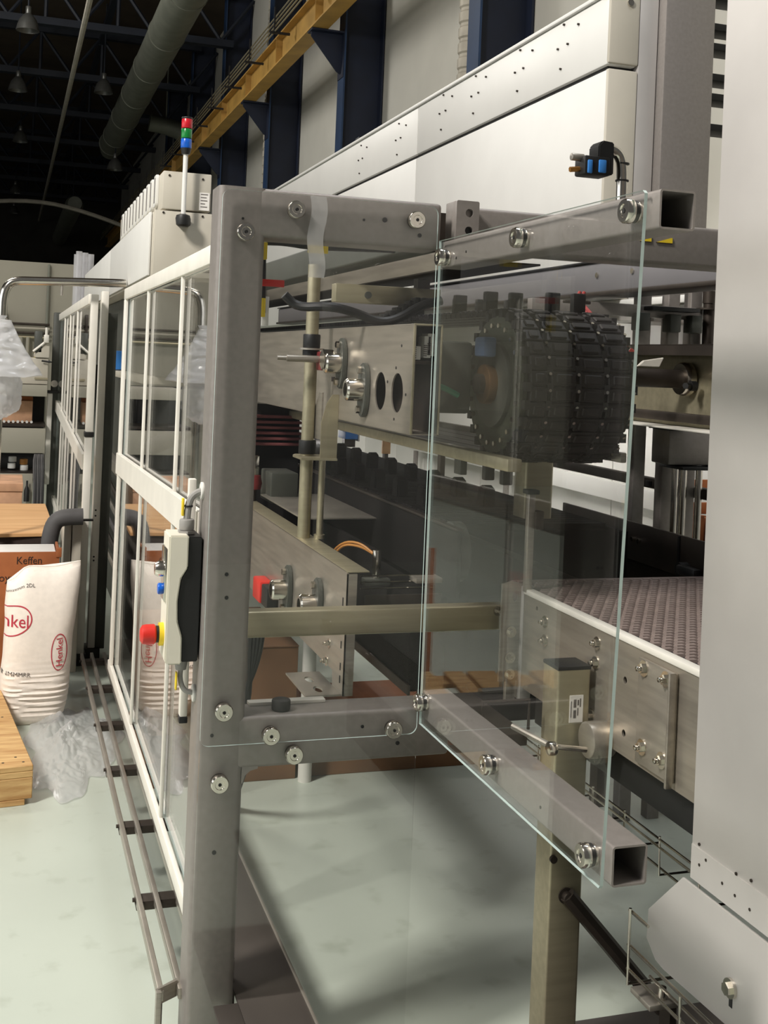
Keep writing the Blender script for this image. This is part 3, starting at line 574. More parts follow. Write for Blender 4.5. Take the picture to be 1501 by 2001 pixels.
part(t, 'shelf_plate', B().box(.98, 1.25, 3.9, 4.6, 1.10, 1.106, .001), 'steel')
t = thing('wire_guard', 'small bent wire guard between beam and lower conveyor', 'guard', (1.1, 3.2, 1.0))
for k in range(3): part(t, 'wire', B().tube([(.97, 3.15, 1.045 - k * .018), (1.19, 3.15, 1.045 - k * .018)], .0025, 6), 'chrome')
part(t, 'guard_plate', B().box(1.12, 1.20, 3.1, 3.16, 1.03, 1.045, .002), 'steel'); part(t, 'lower_plate', B().box(.97, 1.2, 3.1, 3.105, .94, 1.0, .001), 'dsteel')
t = thing('air_cylinder', 'small chrome air cylinder with two orange tubes', 'cylinder', (1.06, 3.5, .98))
part(t, 'cylinder_body', B().cyl((1.08, 3.35, 1.0), (1.08, 3.35, 1.085), .013, 16, bev=.002), 'chrome'); part(t, 'cylinder_base', B().box(1.04, 1.12, 3.33, 3.37, .98, 1.0, .002), 'motor')
for k in range(2): part(t, 'air_tube', B().tube([(.98, 3.5 + k * .04, 1.03), (1.0, 3.46, 1.085 + k * .008), (1.04, 3.4, 1.09 + k * .01), (1.075, 3.36, 1.07)], .004, 8, 2), 'orange')
t = thing('cable_bundle', 'black cable bundle hanging under the lower beam', 'cables', (.78, 3.8, .4))
for k in range(4): part(t, 'cable', B().tube([(.80 + k * .012, 3.8, .80), (.80 + k * .012, 3.82, .66), (.81 - k * .008, 3.85, .5), (.79 + k * .02, 3.9, .36), (.8 + k * .012, 4.1, .10), (.8 + k * .012, 4.2, .011)], .011, 8, 2), 'black')
t = thing('drain_pipe', 'white plastic pipe standing on the floor under the lower beam', 'pipe', (1.165, 4.42, 0)); part(t, 'pipe_tube', B().cyl((1.165, 4.42, 0), (1.165, 4.42, .66), .027, 20), 'pipe'); part(t, 'pipe_socket', B().cyl((1.165, 4.42, .64), (1.165, 4.42, .70), .032, 20), 'pipe')
t = thing('flat_carton', 'long flat brown carton lying on the floor under the conveyors', 'carton', (1.55, 4.9, 0)); part(t, 'carton_body', B().box(1.2, 1.98, 4.46, 5.35, 0, .11, .004), 'kraft'); part(t, 'carton_lid', B().box(1.197, 1.983, 4.457, 5.353, .088, .114, .003), 'card')
t = thing('tall_carton', 'tall dull brown carton behind the lower rail and the white pipe', 'carton', (.88, 4.9, 0)); part(t, 'carton_body', B().box(.56, 1.13, 4.46, 5.2, 0, .52, .004), 'kraft'); part(t, 'carton_flap', B().box(.56, 1.13, 4.456, 4.6, .52, .524), 'kraft'); part(t, 'carton_base', B().box(.557, 1.135, 4.45, 4.5, 0, .10, .003), 'kraft')

t = thing('storage_bin', 'small blue bin glimpsed under the steel beam', 'bin', (1.765, 6.05, 1.18)); part(t, 'bin_body', B().box(1.73, 1.80, 6.0, 6.15, 1.235, 1.31, .004), 'brightblue'); part(t, 'bin_edge', B().box(1.801, 1.81, 6.0, 6.15, 1.225, 1.31, .002), 'white'); part(t, 'bin_stand', B().box(1.74, 1.80, 6.05, 6.1, 1.19, 1.235), 'dsteel')
t = thing('orange_panel', 'small orange panel glimpsed right of the blue bin', 'panel', (1.965, 6.0, 0)); part(t, 'panel_sheet', B().box(1.942, 1.987, 6.0, 6.02, 1.16, 1.27, .002), 'ply'); part(t, 'panel_stand', B().box(1.955, 1.975, 6.0, 6.04, 0, 1.16), 'dsteel')

# gear above the beams on the left
t = thing('upper_tie_beam', 'dark reflective tie beam high inside the guard', 'beam', (1.2, 4, 1.92)); part(t, 'beam_web', B().box(1.15, 1.155, 2.75, 7, 1.922, 2.004, .001), 'steelh'); part(t, 'beam_flange', B().box(1.15, 1.25, 2.75, 7, 2.0, 2.006, .001), 'dsteel'); part(t, 'beam_bottom', B().box(1.15, 1.3, 2.75, 7, 1.92, 1.925, .001), 'dsteel')
t = thing('upper_tie_beam', 'dark blunt tie beam behind the yellow tag', 'beam', (.98, 4, 1.95)); part(t, 'beam_body', B().hollow('y', .95, 1.03, 1.94, 2.03, 2.75, 7, .004, .006), 'motor'); part(t, 'end_plate', B().box(.945, 1.035, 2.74, 2.75, 1.935, 2.035, .002), 'dsteel')
t = thing('cross_plate', 'pinkish grey cross plate with one dark screw above the steel beam', 'plate', (1.08, 3.4, 1.83)); part(t, 'plate_bar', B().box(.93, 1.27, 3.4, 3.45, 1.832, 1.888, .003), 'bar'); part(t, 'plate_screw', B().cyl((1.032, 3.393, 1.857), (1.032, 3.4, 1.857), .011, 14), 'motor')
part(t, 'plate_hanger', B().box(1.2, 1.24, 3.42, 3.46, 1.888, 1.95), 'dsteel')
solo('thick_cable', B().tube([(.76, 3.35, 1.84), (.80, 3.35, 1.805), (.88, 3.3, 1.812), (.96, 3.3, 1.80), (1.04, 3.3, 1.770), (1.10, 3.3, 1.785), (1.17, 3.3, 1.83), (1.235, 3.3, 1.848)], .014, 10, 2), 'black', 'thick black cable sagging over the steel beam', 'cable')
t = thing('energy_chain', 'ribbed black energy chain rising towards the belt top', 'chain', (1.15, 3.3, 1.79))
for k in range(9): part(t, 'chain_link', B().box(1.06 + k * .02, 1.077 + k * .02, 3.32, 3.37, 1.775 + min(k, 5) * .011, 1.80 + min(k, 5) * .011, .003), 'black')
t = thing('marker_cable', 'black cable with yellow and red tags just inside the guard frame', 'cable', (.57, 2.74, 1.76))
part(t, 'cable', B().tube([(.568, 2.76, 1.93), (.57, 2.76, 1.85), (.572, 2.76, 1.79), (.574, 2.765, 1.76)], .009, 8, 1), 'black'); part(t, 'yellow_tag', B().box(.56, .575, 2.735, 2.75, 1.887, 1.928, .002), 'tag', 'yellow tag')
part(t, 'red_tag', B().box(.565, .62, 2.735, 2.742, 1.823, 1.84, .002), 'red', 'red tag'); part(t, 'cable_plug', B().cyl((.572, 2.755, 1.75), (.572, 2.755, 1.795), .008, 12), 'tag', 'yellow plug'); part(t, 'holder_strip', B().box(.575, .592, 2.77, 2.775, 1.73, 1.80, .001), 'white')
t = thing('top_cable', 'black cable with a yellow tag under the top rail', 'cable', (.7, 2.74, 1.9)); part(t, 'cable', B().tube([(.575, 2.75, 1.93), (.62, 2.75, 1.932), (.68, 2.75, 1.926), (.78, 2.75, 1.93), (.9, 2.75, 1.934)], .008, 8, 2), 'black'); part(t, 'yellow_tag', B().box(.675, .725, 2.735, 2.741, 1.911, 1.929, .001), 'tag', 'yellow tag')

# ------------------------------------------------------------------ front guard frame, arms, panes
def pane(par, name, pts, ax, a, b, m_='glass', e='edge'):
    bb = B(); bb.prism(pts, ax, a, b); k = 'xyz'.index(ax); bb.bm.normal_update()
    for f in bb.bm.faces: f.material_index = 0 if abs(f.normal[k]) > .9 else 1
    return part(par, name, bb, [m_, e])
def rrect(u0, u1, v0, v1, r, n=5):
    P = []
    for cu, cv, st in ((u1 - r, v1 - r, 0), (u0 + r, v1 - r, 90), (u0 + r, v0 + r, 180), (u1 - r, v0 + r, 270)):
        for k in range(n + 1): P.append((cu + r * math.cos(R(st + 90 * k / n)), cv + r * math.sin(R(st + 90 * k / n))))
    return P
def clamp(par, c, d, gasket=False, r=.0205):
    c = Vector(c); d = Vector(d)
    p = part(par, 'clamp_disc', B().lathe([(r * .5, -.002), (r, -.002), (r, .009), (r * .9, .012), (r * .55, .012), (r * .5, .010), (r * .2, .010), (r * .2, .004), (.0005, .004)], c, d, 28), 'chrome')
    part(p, 'hex_socket', B().cyl(c + d * .0045, c + d * .0108, r * .17, 6), 'black')
    part(p, 'rubber_gasket', B().cyl(c - d * .010, c - d * .002, r * .92, 24), 'black')
    part(p, 'rear_washer', B().cyl(c - d * .0172, c - d * .011, r * .85, 24, bev=.001), 'chrome')
    return p
t = thing('machine_guard', 'grey bead blasted steel guard frame with a wide corner post', 'frame', (.487, 2.65, 0))
gf = t
part(t, 'post', B().hollow('z', .432, .541, 2.6, 2.71, .06, 2.036, .004, .014).box(.440, .535, 2.607, 2.703, 2.028, 2.037, .003), 'frame')
part(t, 'top_rail', B().box(.455, .966, 2.6003, 2.709, 1.925, 2.0365, .010, 3), 'frame')
part(t, 'lower_rail', B().box(.455, 1.04, 2.6003, 2.709, .716, .834, .010, 3), 'frame')
part(t, 'corner_fillet', B().prism([(.538, .72), (.575, .72), (.575, .714), (.558, .710), (.546, .70), (.541, .682), (.538, .682)], 'y', 2.603, 2.70), 'frame')
part(t, 'top_cross_rail', B().box(1.055, 2.7, 2.64, 2.74, 1.936, 2.041, .010, 3), 'frame')
part(t, 'coupling_block', B().plate(rrect(.997, 1.055, 1.93, 2.047, .004, 2), [circle(1.03, 2.018, .010, n=20), circle(1.03, 1.976, .010, n=20)], 'y', 2.585, 2.595).box(.997, 1.055, 2.597, 2.66, 1.93, 2.047, .003), 'frame')
part(t, 'coupling_hole', B().cyl((1.03, 2.5952, 1.976), (1.03, 2.5965, 1.976), .0105, 16), 'black')
for k, (x, z, r) in enumerate(((.823, 1.987, .006), (.772, 1.983, .003), (.487, 1.964, .003), (.912, 2.003, .004), (.911, 1.957, .005), (.82, .797, .004), (.909, .753, .005), (.482, .532, .005), (.484, 1.16, .0045), (.486, 1.107, .0045), (.466, .797, .004))):
    part(t, 'screw_hole', B().cyl((x, 2.5985, z), (x, 2.602, z), r, 12), 'black')
part(t, 'base_foot', B().cyl((.487, 2.655, 0), (.487, 2.655, .012), .05, 24, .035).cyl((.487, 2.655, .012), (.487, 2.655, .07), .012, 12), 'chrome')
part(t, 'side_stud', B().cyl((.545, 2.68, .20), (.545, 2.68, .245), .011, 12, bev=.002), 'chrome'); part(t, 'side_foot', B().box(.538, .556, 2.66, 2.70, 0, .20, .004), 'dsteel')
t2 = thing('rubber_plug', 'black rubber bumper standing on the lower rail', 'bumper', (.632, 2.66, .834)); part(t2, 'bumper_body', B().cyl((.632, 2.64, .834), (.632, 2.64, .860), .022, 20, bev=.004), 'rubber'); part(t2, 'bumper_foot', B().box(.565, .75, 2.68, 2.706, .834, .842, .001), 'alu', 'pale strip')

t = thing('front_guard_pane', 'clear front guard pane bolted over the corner post and rails', 'guard pane', (.69, 2.59, .777))
pane(t, 'pane_sheet', rrect(.437, .951, .777, 2.026, .02), 'y', 2.584, 2.589)
for x, z in ((.491, 1.932), (.605, 1.991), (.895, 1.99), (.487, .855), (.597, .795), (.891, .792)): clamp(t, (x, 2.582, z), (0, -1, 0))
b = B()
for k in range(7): pass
V = []
bmq = B(); nu, nv = 5, 22
rows = []
for j in range(nv + 1):
    v = j / nv; row = []
    for i in range(nu + 1):
        u = i / nu; row.append(bmq.bm.verts.new((.637 + .038 * u + .004 * math.sin(v * 9), 2.5815 - .003 * abs(noise.noise((u * 3, v * 14, 1))), 2.026 - .186 * v)))
    rows.append(row)
for j in range(nv):
    for i in range(nu): bmq.bm.faces.new((rows[j][i], rows[j][i + 1], rows[j + 1][i + 1], rows[j + 1][i]))
part(t, 'clear_tape', bmq, 'tape', 'wrinkled strip of clear tape')
t = thing('lower_front_pane', 'clear lower guard pane under the seam at the post', 'guard pane', (.69, 2.59, .15))
pane(t, 'pane_sheet', rrect(.437, .951, .02, .774, .004), 'y', 2.584, 2.589, e='glass')
for x, z in ((.653, .748), (.484, .694)): clamp(t, (x, 2.582, z), (0, -1, 0))

for y0, z0, z1, holes in ((1.619, 1.882, 1.946, ((2.50, 1.90), (2.44, 1.91))), (1.681, .809, .876, ((2.2, .83), (1.95, .84)))):
    a = part(gf, 'arm_tube', B().hollow('y', .968, 1.033, z0, z1, y0, 2.6, .0035, .006), 'frame', 'upper square arm with an open end' if z0 > 1 else 'lower square arm with an open end')
    part(a, 'inner_bolt', B().cyl((1.0, y0 + .06, z1 - .004), (1.0, y0 + .06, z1 - .016), .004, 8), 'chrome')
    for y, z in holes: part(a, 'screw_hole', B().cyl((.967, y, z), (.9695, y, z), .003, 10), 'black')
t = thing('side_guard_pane', 'clear side guard pane with a pale green front edge on the two arms', 'guard pane', (.955, 2.1, .8))
pane(t, 'pane_sheet', [(2.575, .804), (1.695, .804), (1.690, .81), (1.640, 1.940), (1.646, 1.945), (2.575, 1.945)], 'x', .952, .958)
for y, z in ((2.549, 1.904), (2.119, 1.911), (1.683, 1.915), (2.571, .855), (2.161, .848), (1.738, .841)): clamp(t, (.9505, y, z), (-1, 0, 0), True)
for k, (x0, x1) in enumerate(((1.524, 1.557), (1.571, 1.619))):
    t = thing('warning_sticker', ['smaller half hidden yellow warning sticker on the cross rail', 'yellow warning sticker under the open end of the upper arm'][k], 'sticker', (x0, 2.638, 1.99))
    part(t, 'sticker_sheet', B().prism([(x0, 1.992), (x1, 1.992), (x1, 2.006), (x1 - .004, 2.006)], 'y', 2.6375, 2.6395), 'tag'); part(t, 'sticker_border', B().prism([(x0, 1.9905), (x1, 1.9905), (x1, 1.9925), (x0, 1.9925)], 'y', 2.637, 2.639), 'blackink')

# emergency stop station on the post
t = thing('stop_station', 'ivory and black emergency stop box with red mushroom button on the post', 'switch box', (.39, 2.63, .957))
part(t, 'back_shell', B().prism([(.398, 1.243), (.428, 1.243), (.428, .962), (.392, .962), (.391, 1.02), (.380, 1.055), (.378, 1.10), (.384, 1.15), (.398, 1.175)], 'y', 2.612, 2.70, .002), 'black', 'black rear shell')
part(t, 'front_shell', B().box(.356, .424, 2.604, 2.698, .958, 1.247, .006), 'ivory') if False else part(t, 'front_shell', B().prism([(.354, 1.247), (.3975, 1.247), (.3975, 1.175), (.383, 1.15), (.3775, 1.10), (.3795, 1.055), (.3905, 1.02), (.3915, .958), (.360, .958), (.354, .966)], 'y', 2.606, 2.704, .003), 'ivory', 'ivory front shell')
part(t, 'button_collar', B().cyl((.357, 2.65, 1.018), (.344, 2.65, 1.018), .026, 24), 'tag', 'yellow collar'); part(t, 'button_stem', B().cyl((.345, 2.65, 1.018), (.338, 2.65, 1.018), .019, 20), 'black')
part(t, 'mushroom_button', B().lathe([(.0005, .036), (.014, .035), (.021, .030), (.0225, .022), (.0225, .004), (.018, 0), (.0005, 0)], (.338, 2.65, 1.018), (-1, 0, 0), 28), 'red', 'red mushroom button')
part(t, 'switch_plate', B().box(.349, .356, 2.62, 2.69, 1.095, 1.215, .003), 'chrome'); part(t, 'key_switch', B().lathe([(.018, 0), (.018, .012), (.013, .02), (.006, .02), (.006, .012)], (.350, 2.655, 1.165), (-1, 0, 0), 20), 'chrome'); part(t, 'blue_lens', B().cyl((.35, 2.655, 1.12), (.338, 2.655, 1.12), .013, 18, bev=.003), 'bluelens')
part(t, 'cable_gland', B().cyl((.398, 2.655, 1.245), (.398, 2.655, 1.252), .021, 6).cyl((.398, 2.655, 1.252), (.398, 2.655, 1.278), .017, 20, bev=.004), 'cable'); part(t, 'lower_gland', B().cyl((.398, 2.655, .957), (.398, 2.655, .935), .016, 20, .012), 'cable')
part(t, 'upper_cable', B().tube([(.398, 2.655, 1.275), (.399, 2.655, 1.30), (.404, 2.655, 1.325), (.418, 2.655, 1.338), (.434, 2.655, 1.342)], .0085, 10, 2), 'cable'); part(t, 'lower_cable', B().tube([(.398, 2.655, .936), (.397, 2.655, .915), (.403, 2.655, .893), (.415, 2.655, .882), (.434, 2.655, .880)], .006, 10, 2), 'cable')
for z in (1.342, .880): part(t, 'wall_grommet', B().cyl((.426, 2.655, z), (.433, 2.655, z), .020, 22, bev=.002), 'white')
part(t, 'yellow_tag', B().box(.385, .390, 2.648, 2.662, 1.285, 1.325, .001, mtx=None), 'tag', 'yellow tag'); part(t, 'yellow_tag', B().box(.386, .390, 2.645, 2.658, .89, .93, .001), 'tag', 'yellow tag'); part(t, 'cable_tie', B().cyl((.400, 2.655, 1.305), (.400, 2.655, 1.309), .0105, 12), 'black')

# safety valve on its stainless pipe
t = thing('valve_sensor', 'black and blue pneumatic valve on a bent steel pipe above the arm', 'valve', (1.59, 2.75, 2.04))
K = 2.75
part(t, 'bent_pipe', B().tube([(1.527, K, 2.02), (1.527, K, 2.16), (1.524, K, 2.21), (1.51, K, 2.235), (1.485, K, 2.242), (1.465, K, 2.242)], .0145, 14, 2), 'chrome')
for z in (2.16, 2.205): part(t, 'cable_tie', B().cyl((1.527, K, z), (1.527, K, z + .004), .018, 16), 'black')
part(t, 'valve_body', B().box(1.40, 1.475, K - .03, K + .03, 2.165, 2.215, .005), 'black'); part(t, 'valve_head', B().prism([(1.44, 2.21), (1.44, 2.245), (1.452, 2.258), (1.485, 2.255), (1.486, 2.17), (1.465, 2.17)], 'y', K - .028, K + .028, .003), 'black')
part(t, 'blue_cover', B().box(1.408, 1.422, K - .034, K + .02, 2.168, 2.203, .003), 'brightblue', 'blue cover'); part(t, 'blue_cover', B().box(1.440, 1.462, K - .034, K + .02, 2.172, 2.206, .003), 'brightblue', 'blue cover'); part(t, 'silencer', B().cyl((1.375, K, 2.212), (1.41, K, 2.212), .010, 14, bev=.001), 'steel'); part(t, 'brass_fitting', B().cyl((1.372, K, 2.178), (1.40, K, 2.182), .007, 6), 'brass', 'brass fitting')

# support leg, brace, cable wire trays, right housing
t = thing('support_leg', 'olive grey square support leg with black cap and white label', 'leg', (1.287, 2.49, 0))
part(t, 'leg_profile', B().hollow('z', 1.247, 1.333, 2.45, 2.53, 0, .951, .003, .006), 'bar'); part(t, 'end_cap', B().box(1.246, 1.334, 2.449, 2.531, .948, .958, .003), 'black')
lb = part(t, 'label_sticker', B().box(1.280, 1.315, 2.4485, 2.4497, .826, .890), 'paper', 'white label with grey codes')
b = B()
for (x0, x1, z0, z1) in ((1.290, 1.297, .836, .855), (1.290, 1.297, .861, .880), (1.300, 1.303, .842, .86), (1.306, 1.309, .862, .882), (1.283, 1.285, .838, .876), (1.300, 1.304, .866, .879)): b.box(x0, x1, 2.4482, 2.4490, z0, z1)
part(lb, 'code_print', b, 'greyink')
part(t, 'leg_bolt', B().cyl((1.29, 2.448, .42), (1.29, 2.43, .42), .012, 14, bev=.002).cyl((1.29, 2.449, .42), (1.29, 2.446, .42), .019, 18), 'dsteel'); part(t, 'upper_bolt', B().cyl((1.252, 2.448, .51), (1.252, 2.44, .51), .009, 12), 'dsteel')
part(t, 'brace_bar', B().tube([(1.29, 2.442, .425), (1.41, 2.442, .29), (1.56, 2.442, .12)], .019, 8), 'dsteel', 'dark diagonal brace')
t = thing('clamp_rods', 'small clamp rods with round knobs in front of the support leg', 'clamp', (1.2, 2.3, .83))
part(t, 'rod', B().cyl((1.135, 2.25, .845), (1.22, 2.25, .832), .006, 10), 'chrome'); part(t, 'rod', B().cyl((1.09, 2.35, .86), (1.135, 2.25, .845), .007, 10), 'steel')
part(t, 'knob', B().cyl((1.125, 2.245, .842), (1.145, 2.245, .842), .015, 16, bev=.004), 'chrome'); part(t, 'rod_tray', B().box(1.06, 1.2, 2.5, 2.9, .76, .79, .004), 'dsteel'); part(t, 'rod_frame', B().tube([(1.08, 2.5, .80), (1.08, 2.5, .87), (1.2, 2.5, .87), (1.2, 2.5, .80)], .004, 8), 'dsteel')

t = thing('machine_housing', 'large satin stainless machine housing at the right edge of the view', 'housing', (1.55, 1.2, .47))
part(t, 'side_panel', B().box(1.30, 1.312, .2, 1.957, .674, 4.4, .003), 'house'); part(t, 'housing_body', B().box(1.312, 1.9, .2, 1.945, .68, 4.4), 'frame'); part(t, 'bottom_band', B().box(1.2985, 1.3005, .2, 1.955, .676, .742), 'house')
for y, z in ((1.926, .712), (1.905, .73), (1.81, .745), (1.765, .752), (1.81, .705), (1.765, .70), (1.85, .71), (1.93, .75)): part(t, 'rivet', B().cyl((1.2975, y, z), (1.300, y, z), .003, 10), 'dsteel')
lp_ = part(t, 'lower_cover', B().prism([(.2, .47), (1.79, .466), (2.03, .458), (2.06, .462), (2.097, .49), (2.094, .551), (1.974, .668), (.2, .671)], 'x', 1.294, 1.299, .001), 'house')
part(lp_, 'cover_bolt', B().cyl((1.294, 1.803, .54), (1.28, 1.803, .54), .012, 6).cyl((1.294, 1.803, .54), (1.288, 1.803, .54), .018, 16), 'chrome'); part(lp_, 'cover_slot', B().box(1.2932, 1.2945, 1.798, 1.808, .505, .53), 'black')
part(t, 'machine_base', B().box(1.49, 1.9, .2, 1.92, .0, .62, .01), 'black', 'dark base')
t = thing('wire_cable_tray', 'lower wire mesh cable tray beneath the housing cover', 'cable tray', (1.28, 1.6, .12))
for x, z in ((1.275, .41), (1.275, .46), (1.275, .532), (1.33, .386), (1.42, .386)): part(t, 'long_wire', B().cyl((x, .8 if z < .5 else 2.06, z), (x, 2.135, z), .0035, 8), 'chrome')
for y in (2.125, 1.93, 1.73, 1.53): part(t, 'cross_wire', B().tube([(1.271, y, .54 if y > 2 else .46), (1.271, y, .383), (1.45, y, .383)], .0035, 8), 'chrome')
part(t, 'tray_bracket', B().box(1.305, 1.375, 2.09, 2.17, .338, .35, .002), 'steel'); part(t, 'bracket_bolt', B().cyl((1.345, 2.11, .35), (1.345, 2.11, .375), .009, 12), 'chrome'); part(t, 'tray_leg', B().box(1.36, 1.375, 2.1, 2.14, 0, .338), 'dsteel')
t = thing('wire_cable_tray', 'upper wire mesh cable tray running below the belt conveyor', 'cable tray', (1.48, 2.4, .5))
for x, z in ((1.45, .575), (1.45, .593), (1.47, .515), (1.53, .515)): part(t, 'long_wire', B().cyl((x, 1.97, z), (x, 3.2, z), .003, 8), 'chrome')
for k in range(7): part(t, 'cross_wire', B().tube([(1.45, 2.15 + k * .16, .60), (1.452, 2.15 + k * .16, .512), (1.55, 2.15 + k * .16, .512)], .003, 8), 'chrome')
part(t, 'tray_hanger', B().box(1.5, 1.53, 2.7, 2.74, .515, .70), 'dsteel')
t = thing('floor_tray', 'flat dull steel drip tray low behind the post', 'tray', (.6, 3.2, 0)); part(t, 'tray_sheet', B().box(.546, .700, 2.25, 6.0, .190, .198, .002).box(.49, .546, 2.25, 2.575, .190, .198, .002), 'traysteel'); part(t, 'tray_edge', B().box(.694, .701, 2.25, 6.0, .17, .201, .001), 'steel')
for y in (2.3, 4.2, 5.8): part(t, 'tray_foot', B().box(.57, .66, y, y + .04, 0, .19), 'dsteel')
solo('floor_plate', B().box(.80, 2.2, 1.2, 2.622, .0, .012, .003).box(.82, .9, 2.5, 2.6, .012, .016), 'traysteel', 'dark steel plate on the floor in front of the support leg', 'plate')

# ------------------------------------------------------------------ left fence, door and posts
t = thing('guard_door', 'white framed clear guard door with two slim bars along the left side', 'guard door', (.43, 3.8, .33)); X0, X1 = .438, .452
part(t, 'top_rail', B().box(X0, X1, 2.73, 4.90, 1.868, 1.913, .003), 'alu'); part(t, 'bottom_rail', B().box(X0, X1, 2.73, 4.95, .33, .372, .003), 'alu')
part(t, 'middle_rail', B().prism([(2.73, 1.20), (2.73, 1.283), (4.93, 1.235), (4.93, 1.148)], 'x', X0 - .003, X1, .002), 'alu')
part(t, 'far_stile', B().box(X0, X1, 4.85, 4.90, .372, 1.868, .003), 'alu'); None
for y in (3.235, 4.07): part(t, 'slim_bar', B().box(X0 + .004, X1, y - .009, y + .009, .372, 1.868, .002), 'alu')
pane(t, 'pane_sheet', [(2.78, 1.26), (4.85, 1.22), (4.85, 1.868), (2.78, 1.868)], 'x', .4555, .4595); pane(t, 'pane_sheet', [(2.78, .372), (4.85, .372), (4.85, 1.16), (2.78, 1.21)], 'x', .4555, .4595)
part(t, 'handle_bar', B().box(.412, .430, 2.735, 2.76, .80, 1.36, .003), 'alu'); part(t, 'handle_cap', B().box(.411, .431, 2.734, 2.761, .785, .80, .002), 'black')
t = thing('guard_fence', 'farther white framed clear fence section with slim bars', 'fence', (.4, 8, 0)); 
part(t, 'top_rail', B().box(.385, .40, 6.37, 10.3, 1.90, 1.955, .003), 'alu'); part(t, 'middle_rail', B().prism([(6.37, 1.02), (6.37, 1.10), (10.3, 1.22), (10.3, 1.13)], 'x', .384, .40), 'alu'); part(t, 'bottom_rail', B().box(.385, .40, 6.37, 10.3, .36, .41, .003), 'alu')
for y in (7.5, 8.4, 9.25): part(t, 'slim_bar', B().box(.388, .40, y - .012, y + .012, .41, 1.90, .002), 'alu')
pane(t, 'pane_sheet', [(6.4, .41), (10.3, .41), (10.3, 1.90), (6.4, 1.90)], 'x', .402, .406)
t = thing('fence_post', 'wide pale fence post with a black joint beside the gap', 'post', (.465, 6.45, 0)); part(t, 'post_profile', B().box(.456, .494, 6.40, 6.5, .06, 1.975, .004), 'alu'); part(t, 'dark_side', B().box(.494, .545, 6.42, 6.5, .05, 1.86, .003), 'motor'); part(t, 'post_foot', B().box(.42, .52, 6.38, 6.52, 0, .06, .003), 'black')
for z in (.80, .77, .55, .53): part(t, 'screw_hole', B().cyl((.47, 6.398, z), (.47, 6.402, z), .005, 10), 'black')
t = thing('fence_post', 'slim pale fence post with a black band, left of the wide one', 'post', (.41, 6.3, 0)); part(t, 'post_profile', B().box(.392, .43, 6.28, 6.36, .06, 1.20, .004), 'alu'); part(t, 'post_profile', B().box(.394, .432, 6.28, 6.36, 1.225, 1.95, .004), 'alu'); part(t, 'black_band', B().box(.388, .436, 6.275, 6.365, 1.20, 1.225, .002), 'black'); part(t, 'post_foot', B().box(.38, .44, 6.27, 6.37, 0, .06), 'black')
t = thing('fence_post', 'dark grey far fence post with a pale lower cover', 'post', (.37, 10.4, 0)); part(t, 'post_profile', B().box(.345, .405, 10.35, 10.45, 0, 1.97, .005), 'motor'); part(t, 'pale_cover', B().box(.318, .36, 10.3, 10.35, .5, 1.28, .008), 'alu'); part(t, 'black_band', B().box(.315, .41, 10.29, 10.46, 1.28, 1.30), 'black'); part(t, 'post_bolt', B().cyl((.37, 10.33, 1.36), (.37, 10.35, 1.36), .03, 14), 'chrome')
t = thing('kick_rail', 'low steel bar guard running along the floor beside the fence', 'guard rail', (.4, 4, 0))
for x in (.378, .424, .482): part(t, 'flat_bar', B().box(x, x + .014, 2.66 if x < .45 else 2.73, 5.75, .175, .2, .002), 'steel')
br = None
for y in (3.16, 3.665, 4.17, 4.68, 5.2, 5.66):
    if br: clone(t, br, (0, y - 3.16, 0))
    else: br = part(t, 'cross_bracket', B().box(.378, .55, 3.13, 3.18, .165, .19, .003).cyl((.370, 3.155, .185), (.378, 3.155, .185), .006, 8), 'dsteel')
for y in (2.68,): part(t, 'rail_leg', B().box(.378, .392, y, y + .02, 0, .17), 'dsteel')
part(t, 'end_cap_plate', B().prism([(.372, 2.652), (.372, 2.658), (.425, 2.695), (.425, 2.685)], 'z', .17, .207), 'steel'); part(t, 'end_upright', B().box(.372, .384, 2.64, 2.655, 0, .207, .001), 'steel')
t = thing('hand_rail', 'bent stainless hand rail pipe behind the fence', 'hand rail', (.2, 6.2, 0)); part(t, 'rail_pipe', B().tube([(-.045, 6.2, .0), (-.045, 6.2, 1.85), (-.04, 6.2, 1.93), (-.02, 6.2, 1.975), (.02, 6.2, 1.993), (.1, 6.2, 1.996), (.56, 6.2, 2.012)], .022, 16, 2), 'chrome'); part(t, 'rail_hook', B().cyl((.24, 6.2, 1.93), (.24, 6.2, 1.985), .008, 8), 'steel'); part(t, 'rail_clamp', B().cyl((-.045, 6.2, 1.78), (-.045, 6.2, 1.80), .027, 16), 'steel')

# ------------------------------------------------------------------ cabinets, signal tower, machine behind the fence
t = thing('control_cabinet', 'tall ivory control cabinet behind the fence with louvred top', 'cabinet', (.75, 7, 1.6))
part(t, 'cabinet_body', B().box(.582, .95, 5.262, 10, 1.99, 2.285, .004), 'beige'); part(t, 'cabinet_door', B().box(.568, .580, 5.28, 7.4, 2.0, 2.285, .004), 'white'); part(t, 'cabinet_door', B().box(.568, .580, 7.41, 10, 2.0, 2.285, .004), 'white'); part(t, 'front_cover', B().box(.588, .94, 5.25, 5.262, 2.0, 2.292, .003), 'beige')
part(t, 'cabinet_plinth', B().box(.66, .94, 5.4, 10, 1.545, 1.985, .004), 'motor', 'dark recessed plinth')
part(t, 'top_box', B().box(.618, .834, 5.25, 7.35, 2.30, 2.470, .005), 'beige'); 
hood = None
for k in range(11):
    if hood: clone(t, hood, (0, .165 * k, 0))
    else: hood = part(t, 'louvre_hood', B().prism(rrect(5.40, 5.49, 2.325, 2.475, .02, 3), 'x', .604, .62, .003), 'white')
sl = None
for k in range(11):
    if sl: clone(t, sl, (0, .165 * k, 0))
    else: sl = part(t, 'louvre_slot', B().box(.6025, .6045, 5.43, 5.455, 2.345, 2.46), 'greyink')
